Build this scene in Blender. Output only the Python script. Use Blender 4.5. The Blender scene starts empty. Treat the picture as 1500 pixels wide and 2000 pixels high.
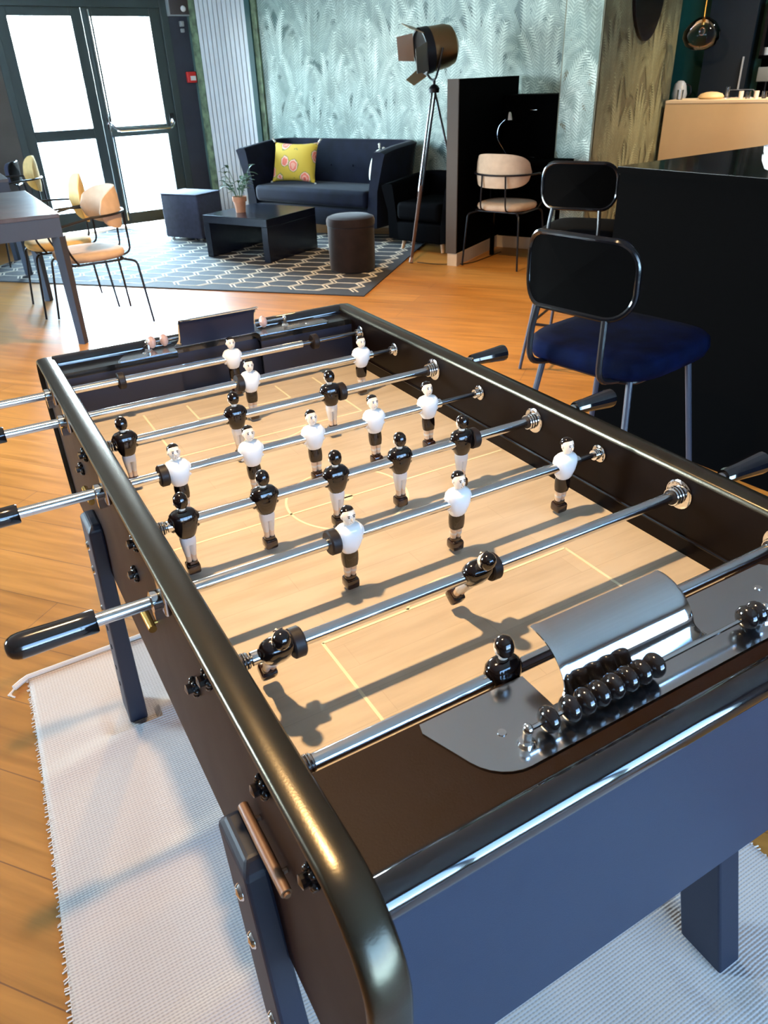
import bpy, bmesh, math, random
from mathutils import Vector, Matrix, Euler
random.seed(7)
PI = math.pi
S = bpy.context.scene
COL = S.collection

# ------------------------------------------------------------------ camera
cam_d = bpy.data.cameras.new('camera'); cam = bpy.data.objects.new('camera', cam_d); COL.objects.link(cam)
cam_d.sensor_fit = 'HORIZONTAL'; cam_d.sensor_width = 36.0; cam_d.lens = 36.0 * 1447.0 / 1500.0
cam_d.clip_start = 0.05
YAW, PITCH, ROLL = math.radians(29.079), math.radians(30.592), math.radians(-2.136)
_f = Vector((math.sin(YAW) * math.cos(PITCH), math.cos(YAW) * math.cos(PITCH), -math.sin(PITCH)))
_r = Vector((math.cos(YAW), -math.sin(YAW), 0)); _u = _r.cross(_f)
r2 = _r * math.cos(ROLL) + _u * math.sin(ROLL); u2 = -_r * math.sin(ROLL) + _u * math.cos(ROLL)
cam.matrix_world = Matrix(((r2.x, u2.x, -_f.x, -0.455), (r2.y, u2.y, -_f.y, -0.414), (r2.z, u2.z, -_f.z, 1.386), (0, 0, 0, 1)))
S.camera = cam
cam_d.dof.use_dof = True
cam_d.dof.focus_distance = 1.15
cam_d.dof.aperture_fstop = 20.0
S.view_settings.view_transform = 'Standard'; S.view_settings.look = 'None'
S.view_settings.gamma = 1.0; S.view_settings.use_curve_mapping = False
S.view_settings.exposure = 0.0

# ------------------------------------------------------------------ sky
W = bpy.data.worlds.new('sky'); S.world = W; W.use_nodes = True
nt = W.node_tree; nt.nodes.clear()
_o = nt.nodes.new('ShaderNodeOutputWorld'); _b = nt.nodes.new('ShaderNodeBackground')
_tc = nt.nodes.new('ShaderNodeTexCoord'); _sp = nt.nodes.new('ShaderNodeSeparateXYZ'); _cr = nt.nodes.new('ShaderNodeValToRGB')
nt.links.new(_tc.outputs['Generated'], _sp.inputs[0]); nt.links.new(_sp.outputs['Z'], _cr.inputs[0])
_cr.color_ramp.elements[0].position = 0.0; _cr.color_ramp.elements[0].color = (0.62, 0.66, 0.66, 1)
_cr.color_ramp.elements[1].position = 0.25; _cr.color_ramp.elements[1].color = (0.55, 0.78, 1.0, 1)
e = _cr.color_ramp.elements.new(0.04); e.color = (1.0, 1.0, 0.98, 1)
# sunlit white haze towards the garden doors (+y), open blue sky behind the photographer (-y)
_mr = nt.nodes.new('ShaderNodeMapRange'); nt.links.new(_sp.outputs['Y'], _mr.inputs['Value'])
_mr.inputs['From Min'].default_value = -0.32; _mr.inputs['From Max'].default_value = 0.72; _mr.inputs['To Min'].default_value = 0.0; _mr.inputs['To Max'].default_value = 1.0
_mx = nt.nodes.new('ShaderNodeMix'); _mx.data_type = 'RGBA'; nt.links.new(_mr.outputs[0], _mx.inputs['Factor'])
_mx.inputs['A'].default_value = (0.62, 0.88, 1.22, 1); _mx.inputs['B'].default_value = (8.0, 9.0, 9.2, 1)
_mm = nt.nodes.new('ShaderNodeMix'); _mm.data_type = 'RGBA'; _mm.blend_type = 'MULTIPLY'; _mm.inputs['Factor'].default_value = 1.0
nt.links.new(_cr.outputs[0], _mm.inputs['A']); nt.links.new(_mx.outputs['Result'], _mm.inputs['B'])
_mm.clamp_result = False
nt.links.new(_mm.outputs['Result'], _b.inputs['Color']); _b.inputs['Strength'].default_value = 14.0
nt.links.new(_b.outputs[0], _o.inputs[0])

def light(name, kind, loc, energy, color, size=0.1, size_y=None, rot=None, portal=False, spot=None, blend=0.3):
    d = bpy.data.lights.new(name, kind); d.energy = energy; d.color = color
    if kind == 'AREA':
        d.size = size
        if size_y: d.shape = 'RECTANGLE'; d.size_y = size_y
        if portal: d.cycles.is_portal = True
    elif kind == 'SPOT':
        d.shadow_soft_size = size; d.spot_size = spot; d.spot_blend = blend
    else: d.shadow_soft_size = size
    o = bpy.data.objects.new(name, d); COL.objects.link(o); o.location = loc
    if rot: o.rotation_euler = rot
    return o

A6 = math.radians(6); DD = Vector((math.cos(A6), math.sin(A6), 0)); DN = Vector((-math.sin(A6), math.cos(A6), 0)); D0 = Vector((1.46, 8.72, 0))
A62 = math.radians(-62); WD = Vector((math.cos(A62), math.sin(A62), 0)); WN = Vector((-math.sin(A62), math.cos(A62), 0))
WX = Vector((2.508, 8.830, 0))                        # corner of door wall and palm wall
YB = -3.2                                             # window wall behind the photographer
def sky_portal(name, loc, w, h, rot): return light(name, 'AREA', loc, 1.0, (1, 1, 1), w, h, rot, portal=True)
c = D0 + DD * -0.05 + Vector((0, 0, 1.06)) + DN * 0.03
sky_portal('door_sky', c, 1.55, 2.0, (PI / 2, 0, A6 + PI))
sky_portal('window_sky', (0.9, YB - 0.05, 1.3), 3.9, 2.1, (PI / 2, 0, 0))
sky_portal('added_window_sky', (-4.2, 5.3, 1.6), 4.4, 1.5, (PI / 2, 0, -PI / 2))  # sky through the unseen side window, added to brighten the palm wall
# the warm pendant bulb above the football table, and the ones over the bar and the lounge
PEND = Vector((-0.37, 0.51, 2.2))
light('pendant_bulb', 'POINT', PEND, 125, (1.0, 0.68, 0.36), 0.028)
light('downlight_aisle', 'SPOT', (1.3, 3.4, 2.72), 560, (1.0, 0.62, 0.24), 0.06, spot=math.radians(115), blend=0.7)
light('downlight_bar', 'SPOT', (6.3, 3.9, 2.72), 300, (1.0, 0.72, 0.42), 0.06, spot=math.radians(120), blend=0.7)
light('downlight_far_bar', 'SPOT', (7.2, 4.6, 2.72), 60, (0.9, 0.97, 1.0), 0.06, spot=math.radians(130), blend=0.7)

# ------------------------------------------------------------------ materials
def mat(name, col, rough=0.5, metal=0.0, coat=0.0, coat_rough=0.05, spec=0.5, bump=0.0, bscale=200.0, var=0.0, vscale=6.0,
        sheen=0.0, col2=None, trans=0.0, emit=None, estr=0.0, rvar=0.0):
    m = bpy.data.materials.new(name); m.use_nodes = True; t = m.node_tree; b = t.nodes['Principled BSDF']
    b.inputs['Base Color'].default_value = (*col, 1); b.inputs['Roughness'].default_value = rough
    b.inputs['Metallic'].default_value = metal; b.inputs['Coat Weight'].default_value = coat
    b.inputs['Coat Roughness'].default_value = coat_rough; b.inputs['Specular IOR Level'].default_value = spec
    if sheen: b.inputs['Sheen Weight'].default_value = sheen; b.inputs['Sheen Roughness'].default_value = 0.4
    if trans: b.inputs['Transmission Weight'].default_value = trans
    if emit: b.inputs['Emission Color'].default_value = (*emit, 1); b.inputs['Emission Strength'].default_value = estr
    if var or bump or rvar:
        tc = t.nodes.new('ShaderNodeTexCoord')
    if var:
        n = t.nodes.new('ShaderNodeTexNoise'); n.inputs['Scale'].default_value = vscale; n.inputs['Detail'].default_value = 5
        t.links.new(tc.outputs['Object'], n.inputs['Vector'])
        r = t.nodes.new('ShaderNodeValToRGB'); t.links.new(n.outputs['Fac'], r.inputs[0])
        c2 = col2 or tuple(min(1, x * (1 + var)) for x in col); c1 = col if col2 else tuple(x * (1 - var) for x in col)
        r.color_ramp.elements[0].position = 0.3; r.color_ramp.elements[1].position = 0.7
        r.color_ramp.elements[0].color = (*c1, 1); r.color_ramp.elements[1].color = (*c2, 1)
        t.links.new(r.outputs[0], b.inputs['Base Color'])
    if rvar:
        n = t.nodes.new('ShaderNodeTexNoise'); n.inputs['Scale'].default_value = 9; n.inputs['Detail'].default_value = 6
        t.links.new(tc.outputs['Object'], n.inputs['Vector'])
        mr = t.nodes.new('ShaderNodeMapRange'); mr.inputs['To Min'].default_value = max(0, rough - rvar); mr.inputs['To Max'].default_value = rough + rvar
        t.links.new(n.outputs['Fac'], mr.inputs['Value']); t.links.new(mr.outputs[0], b.inputs['Roughness'])
    if bump:
        n = t.nodes.new('ShaderNodeTexNoise'); n.inputs['Scale'].default_value = bscale; n.inputs['Detail'].default_value = 4
        t.links.new(tc.outputs['Object'], n.inputs['Vector'])
        bp = t.nodes.new('ShaderNodeBump'); bp.inputs['Strength'].default_value = bump; bp.inputs['Distance'].default_value = 0.002
        t.links.new(n.outputs['Fac'], bp.inputs['Height']); t.links.new(bp.outputs[0], b.inputs['Normal'])
    return m

def floor_mat():
    m = bpy.data.materials.new('oak_plank_floor'); m.use_nodes = True; t = m.node_tree; b = t.nodes['Principled BSDF']; L = t.links
    tc = t.nodes.new('ShaderNodeTexCoord'); mp = t.nodes.new('ShaderNodeMapping'); mp.inputs['Rotation'].default_value = (0, 0, math.radians(50))
    L.new(tc.outputs['Object'], mp.inputs['Vector'])
    br = t.nodes.new('ShaderNodeTexBrick'); br.inputs['Scale'].default_value = 1.0
    br.inputs['Brick Width'].default_value = 1.6; br.inputs['Row Height'].default_value = 0.19; br.inputs['Mortar Size'].default_value = 0.0016
    br.inputs['Mortar Smooth'].default_value = 0.3; br.inputs['Bias'].default_value = 0.0
    br.inputs['Color1'].default_value = (0.37, 0.155, 0.026, 1); br.inputs['Color2'].default_value = (0.44, 0.195, 0.038, 1)
    br.inputs['Mortar'].default_value = (0.20, 0.085, 0.028, 1); br.offset = 0.37
    L.new(mp.outputs[0], br.inputs['Vector'])
    mp2 = t.nodes.new('ShaderNodeMapping'); mp2.inputs['Scale'].default_value = (1.6, 22, 1); L.new(mp.outputs[0], mp2.inputs['Vector'])
    n = t.nodes.new('ShaderNodeTexNoise'); n.inputs['Scale'].default_value = 1.4; n.inputs['Detail'].default_value = 7; n.inputs['Distortion'].default_value = 0.6
    L.new(mp2.outputs[0], n.inputs['Vector'])
    r = t.nodes.new('ShaderNodeValToRGB'); r.color_ramp.elements[0].position = 0.30; r.color_ramp.elements[1].position = 0.72
    r.color_ramp.elements[0].color = (0.62, 0.58, 0.52, 1); r.color_ramp.elements[1].color = (1.15, 1.12, 1.08, 1); L.new(n.outputs['Fac'], r.inputs[0])
    mx = t.nodes.new('ShaderNodeMix'); mx.data_type = 'RGBA'; mx.blend_type = 'MULTIPLY'; mx.inputs['Factor'].default_value = 0.8
    L.new(br.outputs['Color'], mx.inputs['A']); L.new(r.outputs[0], mx.inputs['B']); L.new(mx.outputs['Result'], b.inputs['Base Color'])
    mr = t.nodes.new('ShaderNodeMapRange'); mr.inputs['To Min'].default_value = 0.30; mr.inputs['To Max'].default_value = 0.46
    L.new(n.outputs['Fac'], mr.inputs['Value']); L.new(mr.outputs[0], b.inputs['Roughness'])
    bp = t.nodes.new('ShaderNodeBump'); bp.inputs['Strength'].default_value = 0.15; bp.inputs['Distance'].default_value = 0.002
    L.new(n.outputs['Fac'], bp.inputs['Height']); L.new(bp.outputs[0], b.inputs['Normal'])
    return m

def field_mat():
    m = bpy.data.materials.new('printed_parquet_pitch'); m.use_nodes = True; t = m.node_tree; b = t.nodes['Principled BSDF']; L = t.links
    tc = t.nodes.new('ShaderNodeTexCoord'); mp = t.nodes.new('ShaderNodeMapping'); mp.inputs['Scale'].default_value = (6, 40, 1)
    L.new(tc.outputs['Object'], mp.inputs['Vector'])
    n = t.nodes.new('ShaderNodeTexNoise'); n.inputs['Scale'].default_value = 1.2; n.inputs['Detail'].default_value = 6; L.new(mp.outputs[0], n.inputs['Vector'])
    r = t.nodes.new('ShaderNodeValToRGB'); r.color_ramp.elements[0].position = 0.33; r.color_ramp.elements[1].position = 0.6
    r.color_ramp.elements[0].color = (0.57, 0.475, 0.355, 1); r.color_ramp.elements[1].color = (0.66, 0.56, 0.43, 1); L.new(n.outputs['Fac'], r.inputs[0])
    br = t.nodes.new('ShaderNodeTexBrick'); br.inputs['Scale'].default_value = 1.0; br.inputs['Brick Width'].default_value = 0.34; br.inputs['Row Height'].default_value = 0.042
    br.inputs['Mortar Size'].default_value = 0.0006; br.inputs['Color1'].default_value = (1, 1, 1, 1); br.inputs['Color2'].default_value = (0.93, 0.92, 0.91, 1)
    br.inputs['Mortar'].default_value = (0.88, 0.86, 0.84, 1); L.new(tc.outputs['Object'], br.inputs['Vector'])
    mx = t.nodes.new('ShaderNodeMix'); mx.data_type = 'RGBA'; mx.blend_type = 'MULTIPLY'; mx.inputs['Factor'].default_value = 1.0
    L.new(r.outputs[0], mx.inputs['A']); L.new(br.outputs['Color'], mx.inputs['B']); L.new(mx.outputs['Result'], b.inputs['Base Color'])
    b.inputs['Roughness'].default_value = 0.32; b.inputs['Specular IOR Level'].default_value = 0.4
    return m

def weave_mat(name, col, col2, per_m, axis=1, bump=0.5):
    m = bpy.data.materials.new(name); m.use_nodes = True; t = m.node_tree; b = t.nodes['Principled BSDF']; L = t.links
    tc = t.nodes.new('ShaderNodeTexCoord')
    sc = 2 * PI * per_m / 20.0
    w = t.nodes.new('ShaderNodeTexWave'); w.bands_direction = 'Y' if axis else 'X'; w.inputs['Scale'].default_value = per_m * 0.314; w.inputs['Distortion'].default_value = 0.6
    w.inputs['Detail'].default_value = 1; w.inputs['Detail Scale'].default_value = 3; L.new(tc.outputs['Object'], w.inputs['Vector'])
    w2 = t.nodes.new('ShaderNodeTexWave'); w2.bands_direction = 'X' if axis else 'Y'; w2.inputs['Scale'].default_value = per_m * 0.314 * 0.8; L.new(tc.outputs['Object'], w2.inputs['Vector'])
    mu = t.nodes.new('ShaderNodeMath'); mu.operation = 'MULTIPLY_ADD'; mu.inputs[1].default_value = 0.35; L.new(w2.outputs['Fac'], mu.inputs[0]); L.new(w.outputs['Fac'], mu.inputs[2])
    r = t.nodes.new('ShaderNodeValToRGB'); r.color_ramp.elements[0].color = (*col2, 1); r.color_ramp.elements[1].color = (*col, 1)
    r.color_ramp.elements[0].position = 0.1; r.color_ramp.elements[1].position = 0.75; L.new(mu.outputs[0], r.inputs[0]); L.new(r.outputs[0], b.inputs['Base Color'])
    bp = t.nodes.new('ShaderNodeBump'); bp.inputs['Strength'].default_value = bump; bp.inputs['Distance'].default_value = 0.003
    L.new(mu.outputs[0], bp.inputs['Height']); L.new(bp.outputs[0], b.inputs['Normal'])
    b.inputs['Roughness'].default_value = 0.9; b.inputs['Specular IOR Level'].default_value = 0.2
    return m

def vcol_mat(name, rough=0.55, spec=0.4):
    m = bpy.data.materials.new(name); m.use_nodes = True; t = m.node_tree; b = t.nodes['Principled BSDF']
    a = t.nodes.new('ShaderNodeVertexColor'); a.layer_name = 'Col'
    n = t.nodes.new('ShaderNodeTexNoise'); n.inputs['Scale'].default_value = 5; n.inputs['Detail'].default_value = 3
    tc = t.nodes.new('ShaderNodeTexCoord'); t.links.new(tc.outputs['Object'], n.inputs['Vector'])
    r = t.nodes.new('ShaderNodeValToRGB'); r.color_ramp.elements[0].position = 0.3; r.color_ramp.elements[1].position = 0.7
    r.color_ramp.elements[0].color = (0.72, 0.74, 0.72, 1); r.color_ramp.elements[1].color = (1.1, 1.1, 1.1, 1); t.links.new(n.outputs['Fac'], r.inputs[0])
    mx = t.nodes.new('ShaderNodeMix'); mx.data_type = 'RGBA'; mx.blend_type = 'MULTIPLY'; mx.inputs['Factor'].default_value = 1.0
    t.links.new(a.outputs['Color'], mx.inputs['A']); t.links.new(r.outputs[0], mx.inputs['B'])
    t.links.new(mx.outputs['Result'], b.inputs['Base Color']); b.inputs['Roughness'].default_value = rough; b.inputs['Specular IOR Level'].default_value = spec
    return m

def pane_mat(name, tint=(1, 1, 1)):
    m = bpy.data.materials.new(name); m.use_nodes = True; t = m.node_tree; t.nodes.clear()
    o = t.nodes.new('ShaderNodeOutputMaterial'); tr = t.nodes.new('ShaderNodeBsdfTransparent'); gl = t.nodes.new('ShaderNodeBsdfGlossy')
    gl.inputs['Roughness'].default_value = 0.02; tr.inputs['Color'].default_value = (*tint, 1)
    fr = t.nodes.new('ShaderNodeLayerWeight'); fr.inputs['Blend'].default_value = 0.25
    mx = t.nodes.new('ShaderNodeMixShader'); t.links.new(fr.outputs['Fresnel'], mx.inputs[0]); t.links.new(tr.outputs[0], mx.inputs[1]); t.links.new(gl.outputs[0], mx.inputs[2])
    t.links.new(mx.outputs[0], o.inputs[0]); return m

def flower_mat():
    m = bpy.data.materials.new('mustard_rose_print_linen'); m.use_nodes = True; t = m.node_tree; b = t.nodes['Principled BSDF']; L = t.links
    tc = t.nodes.new('ShaderNodeTexCoord')
    v = t.nodes.new('ShaderNodeTexVoronoi'); v.inputs['Scale'].default_value = 6.5; v.inputs['Randomness'].default_value = 0.75; L.new(tc.outputs['Object'], v.inputs['Vector'])
    n = t.nodes.new('ShaderNodeTexNoise'); n.inputs['Scale'].default_value = 26; n.inputs['Detail'].default_value = 3; L.new(tc.outputs['Object'], n.inputs['Vector'])
    ad = t.nodes.new('ShaderNodeMath'); ad.operation = 'MULTIPLY_ADD'; ad.inputs[1].default_value = 0.25; L.new(n.outputs['Fac'], ad.inputs[0]); L.new(v.outputs['Distance'], ad.inputs[2])
    r = t.nodes.new('ShaderNodeValToRGB'); cr = r.color_ramp; cr.interpolation = 'CONSTANT'
    cr.elements[0].position = 0; cr.elements[0].color = (0.75, 0.10, 0.06, 1); cr.elements[1].position = 0.54; cr.elements[1].color = (0.62, 0.38, 0.03, 1)
    for p, cc in ((0.26, (0.85, 0.35, 0.22)), (0.34, (0.8, 0.16, 0.09)), (0.43, (0.85, 0.45, 0.30)), (0.50, (0.25, 0.22, 0.04))):
        q = cr.elements.new(p); q.color = (*cc, 1)
    L.new(ad.outputs[0], r.inputs[0]); L.new(r.outputs[0], b.inputs['Base Color']); b.inputs['Roughness'].default_value = 0.85
    return m

M = {}
M['floor'] = floor_mat(); M['field'] = field_mat()
M['ceil'] = mat('grey_ceiling_paint', (0.34, 0.35, 0.36), 0.9, var=0.05)
M['wall_dark'] = mat('slate_wall_paint', (0.028, 0.031, 0.045), 0.6, bump=0.15, var=0.1)
M['wall_taupe'] = mat('taupe_wall_paint', (0.10, 0.085, 0.07), 0.75, bump=0.15, var=0.1)
M['wall_green'] = mat('bottle_green_paint', (0.012, 0.14, 0.11), 0.5, var=0.08)
M['wall_grey'] = mat('warm_grey_paint', (0.26, 0.24, 0.22), 0.8, var=0.05)
M['paper'] = vcol_mat('palm_wallpaper', 0.42, 0.5)
M['paper2'] = vcol_mat('palm_wallpaper_on_pillar', 0.5, 0.4)
M['slat'] = mat('white_lacquered_slats', (0.62, 0.64, 0.64), 0.32, var=0.03)
M['gap'] = mat('slat_gap', (0.015, 0.015, 0.015), 0.8, spec=.1)
M['door_frame'] = mat('dark_grey_door_aluminium', (0.05, 0.065, 0.06), 0.35, metal=0.3, rvar=0.08)
M['glass'] = pane_mat('window_glass')
M['chrome'] = mat('polished_chrome', (0.86, 0.87, 0.88), 0.08, metal=1.0, rvar=0.04)
M['chrome2'] = mat('scratched_chrome_plate', (0.62, 0.64, 0.66), 0.16, metal=1.0, rvar=0.10)
M['steel'] = mat('brushed_steel_rod', (0.74, 0.75, 0.77), 0.16, metal=1.0, rvar=0.05)
M['dsteel'] = mat('dark_inner_rod', (0.20, 0.20, 0.21), 0.25, metal=1.0)
M['brass'] = mat('brass', (0.85, 0.52, 0.14), 0.22, metal=1.0, rvar=0.06)
M['bronze'] = mat('antique_brass', (0.30, 0.17, 0.075), 0.36, metal=1.0, rvar=0.06)
M['body'] = mat('black_stained_cabinet', (0.019, 0.0070, 0.0045), 0.45, spec=0.08, bump=0.06, bscale=400, rvar=0.05)
M['panel'] = mat('satin_panel_blue_daylight', (0.009, 0.018, 0.042), 0.45, spec=0.42, bump=0.10, bscale=700)  # black panel; the blue daylight on it is put into the base colour
M['trim'] = mat('satin_black_metal_trim', (0.075, 0.064, 0.046), 0.27, metal=0.9, bump=0.05, bscale=500)
M['gloss'] = mat('gloss_black_lacquer', (0.004, 0.004, 0.006), 0.07, coat=1.0, coat_rough=0.03)
M['deck'] = mat('matt_black_deck', (0.014, 0.006, 0.003), 0.55, spec=0.15, bump=0.1, bscale=600)
M['inner'] = mat('dark_brown_inner_wall', (0.0045, 0.0022, 0.0018), 0.30, spec=0.12, rvar=0.05)
M['navyin'] = mat('blue_black_end_wall', (0.008, 0.012, 0.030), 0.35)
M['plastic'] = mat('black_plastic', (0.010, 0.008, 0.008), 0.14, coat=0.5)
M['rubber'] = mat('black_rubber', (0.014, 0.009, 0.008), 0.5, spec=0.35)
M['wjersey'] = mat('white_enamel', (0.88, 0.86, 0.82), 0.22, coat=0.4)
M['wpants'] = mat('white_enamel_trousers', (0.84, 0.82, 0.80), 0.28, coat=0.3)
M['bshirt'] = mat('black_enamel', (0.007, 0.004, 0.0035), 0.12, coat=0.4)
M['skin'] = mat('skin_enamel', (0.84, 0.66, 0.50), 0.3, coat=0.3)
M['boot'] = mat('dark_brown_boot_enamel', (0.026, 0.009, 0.006), 0.16, coat=0.7)
M['line'] = mat('cream_pitch_line', (0.92, 0.84, 0.62), 0.35)
M['leg'] = mat('black_painted_leg', (0.010, 0.013, 0.026), 0.5, spec=0.4, bump=0.05)
M['woodtag'] = mat('brown_wood_pin', (0.20, 0.10, 0.05), 0.45, var=0.2)
M['cotton'] = weave_mat('cream_ribbed_cotton', (0.60, 0.52, 0.47), (0.40, 0.335, 0.30), 165, 1, 0.35)
M['fringe'] = mat('cream_cotton_cord', (0.70, 0.60, 0.52), 0.9, bump=0.3, bscale=300)
M['rugbase'] = mat('charcoal_rug_pile', (0.022, 0.020, 0.022), 0.85, bump=0.5, bscale=600, var=0.15, vscale=40)
M['rugline'] = mat('cream_rug_lattice', (0.60, 0.52, 0.40), 0.85, bump=0.3, bscale=600)
M['velvet'] = mat('navy_velvet', (0.0045, 0.0055, 0.014), 0.8, spec=0.12, sheen=0.06, var=0.35, vscale=9, bump=0.1)
M['velvetb'] = mat('royal_blue_velvet', (0.0006, 0.0026, 0.016), 0.8, spec=0.05, var=0.6, vscale=11, bump=0.1)
M['brownvel'] = mat('dark_brown_velvet', (0.011, 0.006, 0.006), 0.9, spec=0.2, sheen=0.15, var=0.3, vscale=12)
M['cubefab'] = mat('slate_blue_fabric', (0.050, 0.050, 0.078), 0.85, bump=0.4, bscale=500, var=0.15, vscale=30)
M['blackfab'] = mat('black_fabric', (0.0015, 0.0015, 0.002), 0.9, spec=0.03)
M['ctable'] = mat('black_lacquered_wood', (0.006, 0.007, 0.013), 0.22, spec=0.4)
M['dtable'] = mat('dark_walnut_top', (0.060, 0.036, 0.028), 0.30, var=0.4, vscale=7, rvar=0.06)
M['dframe'] = mat('dark_blue_grey_metal', (0.030, 0.034, 0.050), 0.42)
M['bmetal'] = mat('black_powder_coated_tube', (0.006, 0.006, 0.008), 0.35, spec=0.3)
M['bgloss'] = mat('glossy_black_tube', (0.003, 0.003, 0.004), 0.14, spec=0.4, coat=0.15)
M['beige'] = mat('beige_wool_felt', (0.44, 0.31, 0.21), 0.85, bump=0.25, bscale=500, var=0.08, vscale=20)
M['mustard'] = mat('felt_backlit_yellow', (0.78, 0.52, 0.20), 0.85, bump=0.25, bscale=500, var=0.08, vscale=20)  # yellow of light shining through the chair backs, put into the felt colour
M['oak'] = mat('light_oak', (0.42, 0.24, 0.12), 0.5, var=0.15, vscale=15)
M['terra'] = mat('terracotta', (0.42, 0.17, 0.08), 0.8, var=0.12, vscale=20)
M['soil'] = mat('dark_soil', (0.03, 0.02, 0.012), 0.95, bump=0.6, bscale=200)
M['leaf'] = mat('waxy_green_leaf', (0.055, 0.11, 0.045), 0.4, var=0.4, vscale=30)
M['black'] = mat('matt_black_panel', (0.0008, 0.0008, 0.0009), 0.8, spec=0.02)
M['blacktop'] = mat('polished_black_counter', (0.006, 0.006, 0.006), 0.16, spec=0.9, coat=0.6, rvar=0.05)
M['parend'] = mat('taupe_panel_edge', (0.075, 0.062, 0.052), 0.7, spec=0.2)
M['skirt'] = mat('pale_wood_skirting', (0.52, 0.41, 0.29), 0.55, var=0.08)
M['barfront'] = mat('beige_bar_laminate', (0.72, 0.52, 0.28), 0.5, var=0.05, vscale=3)
M['bartop'] = mat('pale_bar_top_edge', (0.92, 0.74, 0.50), 0.4)
M['mirror'] = mat('mirror_silver', (0.80, 0.82, 0.84), 0.03, metal=1.0)
M['red'] = mat('red_plastic', (0.62, 0.025, 0.02), 0.35)
M['white'] = mat('white_plastic', (0.75, 0.75, 0.73), 0.4)
M['porc'] = mat('white_porcelain', (0.80, 0.79, 0.77), 0.18, coat=0.5)
M['clear'] = mat('clear_glass', (1, 1, 1), 0.02, trans=1.0)
M['bubble'] = pane_mat('smoked_glass_bubble', (0.80, 0.80, 0.83))
M['bulb'] = mat('glowing_bulb', (1, 0.8, 0.5), 0.3, emit=(1.0, 0.75, 0.45), estr=12)
M['pillow'] = flower_mat()
M['cream'] = mat('cream_linen', (0.70, 0.66, 0.55), 0.9, bump=0.2)
M['greydev'] = mat('grey_screen_back', (0.30, 0.32, 0.31), 0.45)
M['steelflap'] = mat('dull_steel_flap', (.20, .19, .17), .4, metal=.8)
M['ground'] = mat('sunlit_paving', (0.60, 0.60, 0.56), 0.9)

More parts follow.
